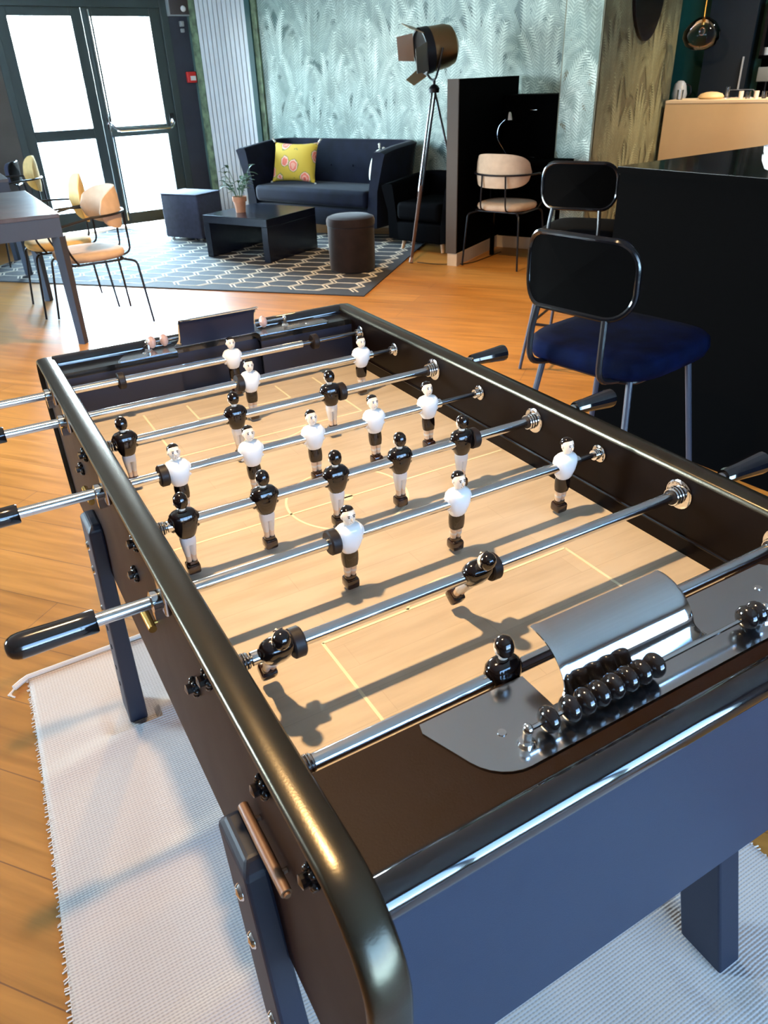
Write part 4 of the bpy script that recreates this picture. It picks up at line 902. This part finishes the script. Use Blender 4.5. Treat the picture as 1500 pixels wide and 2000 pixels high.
for k in range(11):
    a = k * 2.4 + rnd.uniform(-.3, .3); sp = rnd.uniform(.04, .15); hgt = rnd.uniform(.10, .25)
    p0 = Vector((0.02 * math.cos(a), 0.02 * math.sin(a), .11)); p1 = p0 + Vector((sp * .4 * math.cos(a), sp * .4 * math.sin(a), hgt * .6)); p2 = p0 + Vector((sp * math.cos(a), sp * math.sin(a), hgt))
    stm.tube([p0, p1, p2], 0.0028, 6, fillet=.03)
    for j in range(4):
        f = .45 + .18 * j; b = p0 * (1 - f) + p2 * f + Vector((0, 0, .01)); aa = a + rnd.uniform(-1.6, 1.6)
        leaf(lf, b, (math.cos(aa), math.sin(aa), rnd.uniform(.1, .8)), (0, 0, 1), rnd.uniform(.06, .10), rnd.uniform(.028, .042))
    leaf(lf, p2, (math.cos(a), math.sin(a), .9), (-math.cos(a), -math.sin(a), 1), .08, .035)
stm.build('stem', M['leaf'], pt_); o = lf.build('leaves', M['leaf'], pt_, recalc=False); o['kind'] = 'stuff'

po = thing('round_pouf', (2.435, 5.155, 0.009), 0, 'dark brown velvet drum pouf standing on the lattice rug', 'pouf')
MB().lathe([(0, 0), (.170, 0), (.183, .012), (.186, .10), (.188, .30), (.188, .345)], seg=48).build('pouf_body', M['brownvel'], po)
MB().lathe([(.186, .345), (.193, .352), (.194, .385), (.185, .408), (.16, .418), (.08, .424), (0, .425)], seg=48).build('padded_top', M['brownvel'], po)

ac = thing('velvet_armchair', (3.50, 5.50, 0), math.radians(-68), 'dark velvet armchair between the tripod lamp and the black partition', 'armchair')
tub_seat(ac, 0.56, 0.60, 0.10, 0.60, 0.40, M['blackfab'], wood=M['oak'], flare=0.03, th=0.09)

# tripod spotlight lamp
tl = thing('tripod_floor_lamp', (3.38, 5.38, 0), 0, 'vintage brass studio spotlight on a wooden tripod before the palm wallpaper', 'floor lamp')
apx = Vector((0.0, 0.0, 1.27))
for (fx, fy) in ((-0.43, -0.30), (0.03, 0.42), (0.25, -0.20)):
    foot = Vector((fx, fy, 0.004)); mid = apx + (foot - apx) * 0.58; sd = (foot - apx).cross(Vector((0, 0, 1))).normalized() * 0.026
    l = MB().m(M['dsteel']); l.cyl(apx + sd * .6, mid + sd * .5, 0.008, seg=10); l.m(M['bmetal']).cyl(apx - sd * .6, mid - sd * .5, 0.009, seg=10)
    l.m(mat('dark_walnut', (0.085, 0.042, 0.028), 0.7, spec=0.15) if fx == -0.43 else bpy.data.materials['dark_walnut']); l.cyl(apx + (foot - apx) * 0.55, foot + (apx - foot) * .03, 0.017, 0.013, 10); l.m(M['woodtag']).cyl(foot + (apx - foot) * .03, foot, 0.015, 0.017, 10)
    l.build('leg', None, tl)
MB().lathe([(0, -.03), (.04, -.03), (.045, 0), (.03, .02), (.012, .03), (.012, .07), (0, .07)], apx, seg=18).build('tripod_head', M['bmetal'], tl)
# barrel axis points left and a little down, roughly along -x
hc = apx + Vector((-0.03, 0.0, 0.27)); ax = Vector((-0.93, 0.20, -0.16)).normalized(); Rq = Vector((1, 0, 0)).rotation_difference(ax).to_matrix()
yk = MB(); side_ = ax.cross(Vector((0, 0, 1))).normalized()
yk.tube([hc + side_ * .175 - ax * .03, hc + side_ * .175 + Vector((0, 0, -.12)), hc + side_ * .05 + Vector((0.02, 0, -.21)), hc - side_ * .05 + Vector((0.02, 0, -.21)), hc - side_ * .175 + Vector((0, 0, -.12)), hc - side_ * .175 - ax * .03], 0.009, 8, fillet=.06)
yk.build('yoke', M['bmetal'], tl)
def xf(mb, R, o):
    bmesh.ops.transform(mb.bm, matrix=Matrix.Translation(o) @ R.to_4x4(), verts=mb.bm.verts); return mb
b = MB().lathe([(0, -.205), (.09, -.20), (.135, -.17), (.15, -.12), (.158, .02), (.158, .05), (.150, .05), (.150, .0), (0, -.05)], axis='X', seg=36); xf(b, Rq, hc).build('lamp_barrel', M['bronze'], tl)
b = MB().lathe([(.150, .02), (.163, .02), (.165, .09), (.150, .09), (.150, .02)], axis='X', seg=36); xf(b, Rq, hc).build('front_ring', M['bmetal'], tl)
b = MB().lathe([(.150, .07), (.150, .078), (0, .082), (0, .07)], axis='X', seg=36); xf(b, Rq, hc).build('lens', mat('dark_lens', (.02, .02, .02), .1), tl)
b = MB().lathe([(0, -.03), (.02, -.03), (.02, .012), (0, .014)], (0, -0.0, 0), axis='Y', seg=16); xf(b, Rq, hc + side_ * .165).build('yoke_knob', M['bmetal'], tl)
for k, (ang, L_) in enumerate(((0, .13), (90, .12), (180, .13), (270, .12))):
    fl = MB(); a = math.radians(ang)
    fl.prism([(-.10, 0), (.10, 0), (.085, L_), (-.085, L_)], -0.002, 0.002)      # leaf in xy, hinge at y=0
    Rf = Matrix.Rotation(a, 3, 'X') @ Matrix.Rotation(math.radians(12 if k % 2 else 28), 3, 'Y')
    pm_ = Matrix(((0, 1, 0), (1, 0, 0), (0, 0, -1)))
    bmesh.ops.transform(fl.bm, matrix=(Matrix.Translation(hc) @ Rq.to_4x4() @ Matrix.Rotation(a, 4, 'X') @ Matrix.Translation((.09, 0, .150)) @ Matrix.Rotation(math.radians(-24), 4, 'Y') @ pm_.to_4x4()), verts=fl.bm.verts)
    fl.build('barn_door', M['steelflap'] if k % 2 == 0 else M['bronze'], tl)
cb = MB(); cb.tube([(3.0, 5.06, .006), (3.08, 4.90, .005), (3.30, 4.74, .005), (3.6, 4.86, .005), (3.8, 4.95, .005)], 0.0035, 6, fillet=.1)
cb.build('power_cable', M['rubber'], label='thin dark cable lying on the floor by the tripod lamp', cat='cable')

# black partition with white base, cabinet niche, desk
P0 = Vector((3.16, 4.79, 0)); A30 = math.radians(30)
pa = thing('black_partition', tuple(P0), A30, 'tall matt black partition board with a taupe end standing beside the armchair', 'partition')
MB().b2((0.006, -0.045, 0.10), (1.22, 0.045, 1.335)).build('board', M['black'], pa, smooth=False)
MB().b2((-0.008, -0.046, 0.10), (0.006, 0.046, 1.337)).build('end_strip', M['parend'], pa, smooth=False)
MB().b2((0.0, -0.05, 0.0), (1.20, 0.035, 0.098)).build('plinth', M['skirt'], pa, smooth=False)
cbn = thing('black_cabinet', tuple(P0 + Vector((math.cos(A30), math.sin(A30), 0)) * 0.86 ), math.radians(-61), 'black wall cabinet with drawers behind the beige desk chair', 'cabinet')
MB().b2((0.06, 0.0, 0.10), (0.56, 0.34, 1.20)).build('carcass', M['black'], cbn, smooth=False)
MB().b2((0.05, -0.005, 0.0), (0.57, 0.33, 0.098)).build('plinth', M['skirt'], cbn, smooth=False)
for k, z in enumerate((0.13, 0.48, 0.83)):
    d = MB().b2((0.08, -0.012, z), (0.54, -0.001, z + 0.33)).build('drawer', M['black'], cbn, smooth=False)
    MB().b2((0.30, -0.018, z + 0.26), (0.36, -0.012, z + 0.265)).build('handle', M['steel'], d, smooth=False)
dk = thing('desk', (3.66, 4.93, 0), math.radians(-61), 'black wall-side desk in front of the black cabinet', 'desk')
MB().b2((-0.02, -0.02, 0.72), (0.60, 0.26, 0.75)).build('desktop', M['black'], dk, smooth=False)
for x in (0.0, 0.56):
    MB().b2((x, 0.0, 0.0), (x + 0.03, 0.03, 0.72)).build('leg', M['black'], dk, smooth=False)
dl = thing('desk_lamp', (3.84, 4.98, 0.75), 0, 'small bent-arm desk lamp with a glossy head on the black desk', 'desk lamp')
MB().lathe([(0, 0), (.055, 0), (.055, .012), (.02, .02), (0, .022)], seg=24).build('base', M['bgloss'], dl)
MB().tube([(0, 0, .02), (-.09, .03, .15), (-.08, .03, .24), (0.00, -.01, .31)], 0.0045, 8, fillet=.08).build('arm', M['steel'], dl)
MB().lathe([(0.0, .05), (.014, .045), (.022, .03), (.036, -.01), (.034, -.01), (.02, .028), (0, .04)], (0.0, -.01, .29), seg=20).build('lamp_shade', M['chrome'], dl)

# ================================================================== CHAIRS
def felt_chair(mt, wrap=1.28, tall=0.115):
    """x right, y = facing direction, origin under the seat centre"""
    r = thing('dining_chair', (0, 0, 0), 0, 'chair', 'chair')
    sh = MB(); rs = []
    for z, k in ((0.425, .90), (0.432, .97), (0.448, 1.0), (0.465, .98), (0.474, .90), (0.477, .6)):
        ring = []
        for i in range(36):
            a = 2 * PI * i / 36; c_, s_ = math.cos(a), math.sin(a); e = 2.6
            ring.append((0.225 * k * math.copysign(abs(c_) ** (2 / e), c_), 0.215 * k * math.copysign(abs(s_) ** (2 / e), s_), z))
        rs.append(ring)
    sh.rings(rs); sh.build('seat', mt, r, angle=60)
    # wrapping backrest
    b = MB(); N = 28; rs = []
    for i in range(N + 1):
        t_ = i / N * 2 - 1; a = -PI / 2 + t_ * wrap; hh = tall * (1 - abs(t_) ** 3.2) ** 0.5 + 0.012; zc = 0.705 + 0.012 * (1 - t_ * t_)
        ring = []
        for k in range(10):
            q = 2 * PI * k / 10; rr = 0.232 + 0.018 * math.cos(q) * (0.4 + 0.6 * (1 - abs(t_) ** 4)); ring.append((rr * math.cos(a) * 1.02, rr * math.sin(a) * 1.0, zc + hh * math.sin(q)))
        rs.append(ring)
    b.rings(rs); b.build('backrest', mt, r, angle=60)
    f = MB(); n = 24
    f.tube([(-0.255, 0.20, 0.655)] + [(0.262 * math.cos(-PI + k * PI / n) , 0.262 * math.sin(-PI + k * PI / n), 0.69) for k in range(n + 1)] + [(0.255, 0.20, 0.655)], 0.0075, 8)
    f.tube([(-0.21, 0.17, 0.418), (0.21, 0.17, 0.418), (0.21, -0.17, 0.418), (-0.21, -0.17, 0.418)], 0.007, 8, close=True, fillet=.06)
    for sx in (-1, 1):
        f.tube([(sx * 0.10, -0.16, 0.42), (sx * 0.11, -0.24, 0.44), (sx * 0.10, -0.243, 0.69)], 0.0065, 8, fillet=.04)
        f.tube([(sx * 0.255, 0.20, 0.655), (sx * 0.25, 0.17, 0.50), (sx * 0.21, 0.12, 0.42)], 0.0065, 8, fillet=.04)
    f.build('frame', M['bmetal'], r)
    for sx in (-1, 1):
        MB().tube([(sx * .16, .15, .418), (sx * .215, .195, .40), (sx * .25, .235, 0.004)], 0.0075, 8, fillet=.03).build('leg', M['bmetal'], r)
        MB().tube([(sx * .16, -.15, .418), (sx * .225, -.235, .40), (sx * .25, -.265, 0.004)], 0.0075, 8, fillet=.03).build('leg', M['bmetal'], r)
    return r
def place(r, x, y, face, label, group=None):
    r.location = (x, y, 0); r.rotation_euler = (0, 0, face - PI / 2); r['label'] = label
    if group: r['group'] = group
    return r
ch = felt_chair(M['beige'])
place(ch, 0.37, 4.88, math.radians(184), 'beige felt chair with thin black legs at the near corner of the dark dining table')
c2 = felt_chair(M['mustard'], 0.75, 0.15); place(c2, 0.27, 5.42, math.radians(182), 'chair with a tall back painted backlit yellow seen edge-on behind the nearest beige chair')
c3 = copy_tree(ch); place(c3, 3.58, 4.62, math.radians(24), 'beige felt chair seen from behind in front of the black partition')
c5 = felt_chair(M['mustard'], 0.8, 0.14); place(c5, 0.25, 7.42, math.radians(186), 'orange-lit chair back edge-on by the left door frame at the second table')
def dining_table(x0, x1, y0, y1, label, rz=0.0, h=0.76):
    r = thing('dining_table', (0, 0, 0), rz, label, 'dining table')
    MB().b2((x0, y0, h - 0.022), (x1, y1, h)).build('tabletop', M['dtable'], r, smooth=False, bevel=0.002)
    ap = MB(); ap.b2((x0 + .004, y0 + .004, h - 0.125), (x1 - .004, y0 + .03, h - 0.022)).b2((x0 + .004, y1 - .03, h - 0.125), (x1 - .004, y1 - .004, h - 0.022)).b2((x0 + .004, y0, h - 0.125), (x0 + .03, y1, h - 0.022)).b2((x1 - .03, y0 + .03, h - 0.125), (x1 - .004, y1 - .03, h - 0.022))
    ap.build('apron', M['dframe'], r, smooth=False)
    for x in (x0 + .03, x1 - .03):
        for y in (y0 + .03, y1 - .03): 
            MB().cyl((x, y, h - .125), (x, y, 0.001), 0.040, 0.030, 4).build('leg', M['dframe'], r, smooth=False)
    return r
dining_table(-1.55, 0.225, 4.42, 5.74, 'dark dining table with blue-grey metal frame left of the football table', math.radians(0.5))
dining_table(-1.7, 0.17, 6.68, 7.5, 'second dark dining table further back near the glass doors')

# ================================================================== BAR SIDE
cn = thing('bar_counter', (1.86, 1.82, 0), A6, 'tall black bar counter block with a polished top behind the bar stools', 'counter')
MB().b2((0.008, -4.2, 0.0), (1.06, -0.008, 1.03)).build('counter_body', M['black'], cn, smooth=False)
MB().m(M['black']).b2((0, -4.2, 1.03), (1.07, 0, 1.053)).m(M['blacktop']).b2((0.001, -4.2, 1.053), (1.069, -0.001, 1.055)).build('countertop', None, cn, smooth=False)
bw = thing('soup_bowl', (2.02, 1.235, 1.055), 0, 'white porcelain bowl at the bottom of the stack on the black counter', 'bowl', 'white bowls stacked on the counter')
bp = [(0, .004), (.035, .0), (.036, .006), (.065, .02), (.078, .045), (.080, .062), (.077, .062), (.073, .045), (.058, .024), (0, .014)]
MB().lathe(bp, seg=36).build('bowl_shell', M['porc'], bw)
b2_ = copy_tree(bw); b2_.location = (2.02, 1.235, 1.081); b2_['label'] = 'white porcelain bowl at the top of the stack on the black counter'

def stool(fab, dz=0.03, name='bar_stool', cat='bar stool'):
    """x right, y facing direction"""
    r = thing(name, (0, 0, 0), 0, 'stool', cat)
    s = MB(); rs = []
    for z, k in ((0.605, .86), (0.612, .96), (0.635, 1.0), (0.660, .985), (0.672, .93), (0.678, .75), (0.680, .4)):
        ring = []
        for i in range(40):
            a = 2 * PI * i / 40; c_, s_ = math.cos(a), math.sin(a); e = 4.2
            ring.append((0.215 * k * math.copysign(abs(c_) ** (2 / e), c_), 0.02 + 0.225 * k * math.copysign(abs(s_) ** (2 / e), s_), z + dz))
        rs.append(ring)
    s.rings(rs); s.build('seat', fab, r, angle=60)
    # curved backrest: shell facing backwards with a glossy tube frame, and a padded front
    R = 0.34; w_, h_ = 0.355, 0.195; zc = 0.882 + dz
    def bp_(u, v, off):      # u along width, v height
        a = u / R; rr = R + off; return (rr * math.sin(a), -0.245 - off + R * 0 + (R - R * math.cos(a)) * 1.0 * (R + off) / R, zc + v)
    out = rrect(w_, h_, 0.07, 8)
    pad = MB(); rings_ = []
    for off, k in ((0.004, .2), (0.004, .96), (-0.004, .985), (-0.04, .99), (-0.055, .94), (-0.062, .75), (-0.064, .2)):
        rings_.append([bp_(x * k, z * k, off) for x, z in out])
    pad.rings(rings_); pad.build('backrest_cushion', fab, r, angle=60)
    sh = MB(); sh.rings([[bp_(x * k, z * k, off) for x, z in out] for off, k in ((0.005, .1), (0.005, .97), (0.010, .97), (0.011, .1))]); sh.build('back_shell', M['black'], r, angle=50)
    fr = MB(); fr.tube([bp_(x, z, 0.008) for x, z in out], 0.0085, 10, close=True); fr.build('back_frame', M['bgloss'], r)
    ps = MB()
    for sx in (-1, 1):
        ps.tube([bp_(sx * 0.11, -0.10, 0.010), (sx * 0.12, -0.25, 0.71 + dz), (sx * 0.12, -0.25, 0.62 + dz), (sx * 0.12, -0.14, 0.595 + dz), (sx * 0.14, 0.15, 0.595 + dz)], 0.009, 8, fillet=.05)
    ps.tube([(q[0], q[1], .598 + dz) for q in ((-.16, -.15), (.16, -.15), (.16, .17), (-.16, .17))], 0.009, 8, close=True, fillet=.05)
    ps.build('back_support', M['bmetal'], r)
    for sx in (-1, 1):
        for sy in (-1, 1):
            MB().cyl((sx * .15, .01 + sy * .15, .60 + dz), (sx * .225, .01 + sy * .235, 0.003), 0.0095, 0.0085, 10).build('leg', M['dframe'], r)
    k = 0.60; fx = .15 + .075 * (1 - .24 / .60) ; fy = .15 + .085 * (1 - .24 / .60)
    MB().tube([(-fx, .01 - fy, .24), (fx, .01 - fy, .24), (fx, .01 + fy, .24), (-fx, .01 + fy, .24)], 0.008, 8, close=True).build('footrest', M['bmetal'], r)
    return r
s1 = stool(M['velvetb']); place(s1, 1.205, 1.115, math.radians(10), 'blue velvet bar stool with a glossy framed back right behind the football table')
s2_ = stool(M['blackfab']); place(s2_, 2.36, 2.46, math.radians(31), 'black bar stool seen from behind in front of the papered pillar')

c6 = stool(M['cubefab'], -0.20, 'dining_chair', 'chair'); place(c6, 0.17, 8.15, math.radians(160), 'dark chair with a bright metal back rim beside the left door frame')
# ---- far serving bar
BF = Vector((6.03, 5.32, 0)); AB = math.radians(-62)
sb = thing('serving_bar', tuple(BF), AB, 'beige laminate serving bar beyond the black counter', 'bar counter')
MB().b2((0.0, 0.0, 0.0), (2.6, 0.05, 1.05)).build('bar_front', M['barfront'], sb, smooth=False)
MB().b2((0.0, -0.003, 1.05), (2.6, 0.55, 1.072)).build('bar_top', M['bartop'], sb, smooth=False)
def bl(s_, o_, z): p = BF + WD * s_ + WN * o_; return (p.x, p.y, z)
tall = thing('tall_fridge', bl(0.02, 1.28, 0), AB, 'tall dark blue-black fridge door with a long pale handle behind the serving bar', 'fridge')
MB().b2((0, 0, 0.0), (0.46, 0.38, 2.4)).build('fridge_body', mat('blue_black_door', (0.010, 0.020, 0.032), 0.35), tall, smooth=False)
MB().b2((0.40, -0.035, 1.12), (0.415, -0.015, 1.42)).b2((0.402, -0.02, 1.14), (0.413, 0.0, 1.16)).b2((0.402, -0.02, 1.38), (0.413, 0.0, 1.40)).build('handle', M['white'], tall, smooth=False)
bs = thing('back_bar_unit', bl(0.56, 1.22, 0), AB, 'black back-bar unit with an open glass shelf at the right edge', 'shelf unit')
MB().b2((0, 0.05, 0.0), (1.6, 0.42, 1.02)).build('base_cabinet', M['black'], bs, smooth=False)
MB().b2((0, 0.10, 1.395), (1.6, 0.42, 1.425)).build('shelf_board', M['black'], bs, smooth=False)
MB().b2((0, 0.38, 1.02), (1.6, 0.42, 2.0)).b2((0, 0.36, 1.02), (1.6, 0.38, 1.395)).build('back_board', M['black'], bs, smooth=False)
MB().b2((0, 0.10, 1.425), (0.03, 0.42, 1.95)).b2((0, 0.10, 1.95), (1.6, 0.42, 1.98)).build('frame_post', M['bmetal'], bs, smooth=False)
mo = thing('till_screen', bl(0.60, 1.16, 1.055), AB, 'grey till screen seen against the black back-bar unit', 'screen')
MB().rbox((0.10, 0, 0.20), (0.19, 0.02, 0.13), 0.005).build('screen', M['greydev'], mo)
MB().cyl((0.10, 0.01, 0.0), (0.10, 0.01, 0.15), 0.012, seg=12).rbox((0.10, 0.01, 0.006), (0.10, 0.08, 0.012), 0.004).build('stand', M['bmetal'], mo)
wh = thing('picture_board', bl(0.86, 1.52, 1.55), AB, 'pale grey notice board above the row of glasses', 'board')
MB().b2((0, 0, 0), (0.5, 0.02, 0.34)).build('board_face', mat('pale_grey_board', (.5, .5, .52), .6), wh, smooth=False)
MB().m(M['bmetal']).b2((-.012, -.004, -.012), (0.0, .02, .352)).b2((-.012, -.004, -.012), (.5, .02, 0.0)).build('frame', None, wh, smooth=False)
# glasses on the shelf
gl0 = None
gm = [(0, 0), (.022, 0), (.026, .085), (.0245, .085), (.0205, .006), (0, .006)]
for k in range(8):
    p = bl(0.70 + 0.066 * k, 1.40, 1.425)
    if gl0 is None: gl0 = MB().lathe(gm, seg=16).build('drinking_glass', M['porc'], loc=p); gl0['category'] = 'glass'; g = gl0
    else: g = gl0.copy(); COL.objects.link(g); g.location = p
    g['label'] = ('first', 'second', 'third', 'fourth', 'fifth', 'sixth', 'seventh', 'eighth')[k] + ' pale tumbler from the left in the row on the back-bar shelf'; g['group'] = 'tumblers in a row on the back-bar shelf'
m0 = MB().lathe([(0, 0), (.03, 0), (.032, .07), (.029, .07), (.027, .006), (0, .006)], seg=16).build('mug', M['porc'], loc=bl(0.62, 1.40, 1.425), label='pale mug at the left end of the back-bar shelf', cat='mug')
bar_items = [(0.075, .22, .030, .085, 'tumbler beside the pillar edge on the serving bar', 'clear'), (0.50, .30, .020, .10, 'small clear glass left of the metal tray on the serving bar', 'clear'),
             (0.64, .20, .022, .065, 'first small white cup right of the basket on the serving bar', 'porc'), (0.70, .22, .026, .06, 'clear tumbler between the two white cups on the serving bar', 'clear'),
             (0.775, .20, .022, .065, 'second small white cup nearer the photo edge on the serving bar', 'porc'), (0.84, .22, .026, .06, 'clear tumbler at the right edge of the photo on the serving bar', 'clear')]
for (s_, o_, r_, h_, lab, mt) in bar_items:
    g = MB().lathe([(0, 0), (r_ * .85, 0), (r_, h_), (r_ - .003, h_), (r_ * .8, .006), (0, .006)], seg=18).build('glass' if mt == 'clear' else 'cup', M[mt], loc=bl(s_, o_, 1.072)); g['label'] = lab; g['category'] = 'glass' if mt == 'clear' else 'cup'
MB().lathe([(0, 0), (.10, 0), (.12, .02), (.10, .045), (.05, .06), (0, .063)], seg=28).build('round_bread_board', M['barfront'], loc=bl(0.36, .26, 1.072), label='low domed beige cover on the serving bar', cat='food cover')
jg = thing('white_jug', bl(-0.10, .95, 1.02), AB, 'white kettle-like appliance behind the pillar edge at the bar', 'appliance')
MB().lathe([(0, 0), (.07, 0), (.08, .08), (.06, .17), (.03, .20), (0, .205)], seg=22).build('body', M['porc'], jg)
MB().tube([(.07, 0, .04), (.12, 0, .07), (.11, 0, .15), (.055, 0, .17)], .008, 8, fillet=.03).build('handle', M['bmetal'], jg)
MB().b2((0, 0, 0), (1.7, 0.45, 1.02)).build('work_counter', M['black'], loc=bl(-0.2, 0.75, 0), rz=AB, smooth=False, label='low dark work counter behind the serving bar', cat='counter')
tr = MB(); tr.tube([(-.12, 0, 0.01), (-.12, 0, .07), (.12, 0, .07), (.12, 0, 0.01)], 0.004, 6, fillet=.03); tr.b2((-.13, -.06, 0), (.13, .06, .008)); tr.build('wire_tray', M['steel'], loc=bl(0.60, .42, 1.072), rz=AB, label='chrome wire tray standing on the serving bar', cat='tray')
pl_ = thing('glass_pendant_lamp', bl(0.245, -0.04, 1.475), 0, 'smoked glass bubble pendant hanging on a brass rod before the serving bar', 'pendant lamp')
MB().lathe([(0.012, .262), (.05, .255), (.11, .22), (.158, .155), (.162, .10), (.13, .04), (.07, .008), (0, 0)], seg=36).build('glass_globe', M['bubble'], pl_, angle=80)
MB().cyl((0, 0, .24), (0, 0, HC - 1.50), 0.006, seg=10).lathe([(0, .20), (.016, .20), (.018, .26), (0, .262)], seg=16).build('brass_rod', M['brass'], pl_)
MB().ell((0, 0, .15), (.028, .028, .036)).build('bulb', M['clear'], pl_)
# pendant above the football table that lights it (out of the frame)
pn = thing('cone_pendant_lamp', (PEND.x, PEND.y, PEND.z), 0, 'black cone pendant lamp hanging above the football table', 'pendant lamp')
MB().lathe([(.02, .12), (.05, .10), (.13, .02), (.132, .02), (.052, .104), (.02, .125)], seg=32).build('lamp_shade', M['bmetal'], pn)
MB().cyl((0, 0, .12), (0, 0, HC - PEND.z), 0.003, seg=8).build('cord', M['bmetal'], pn)
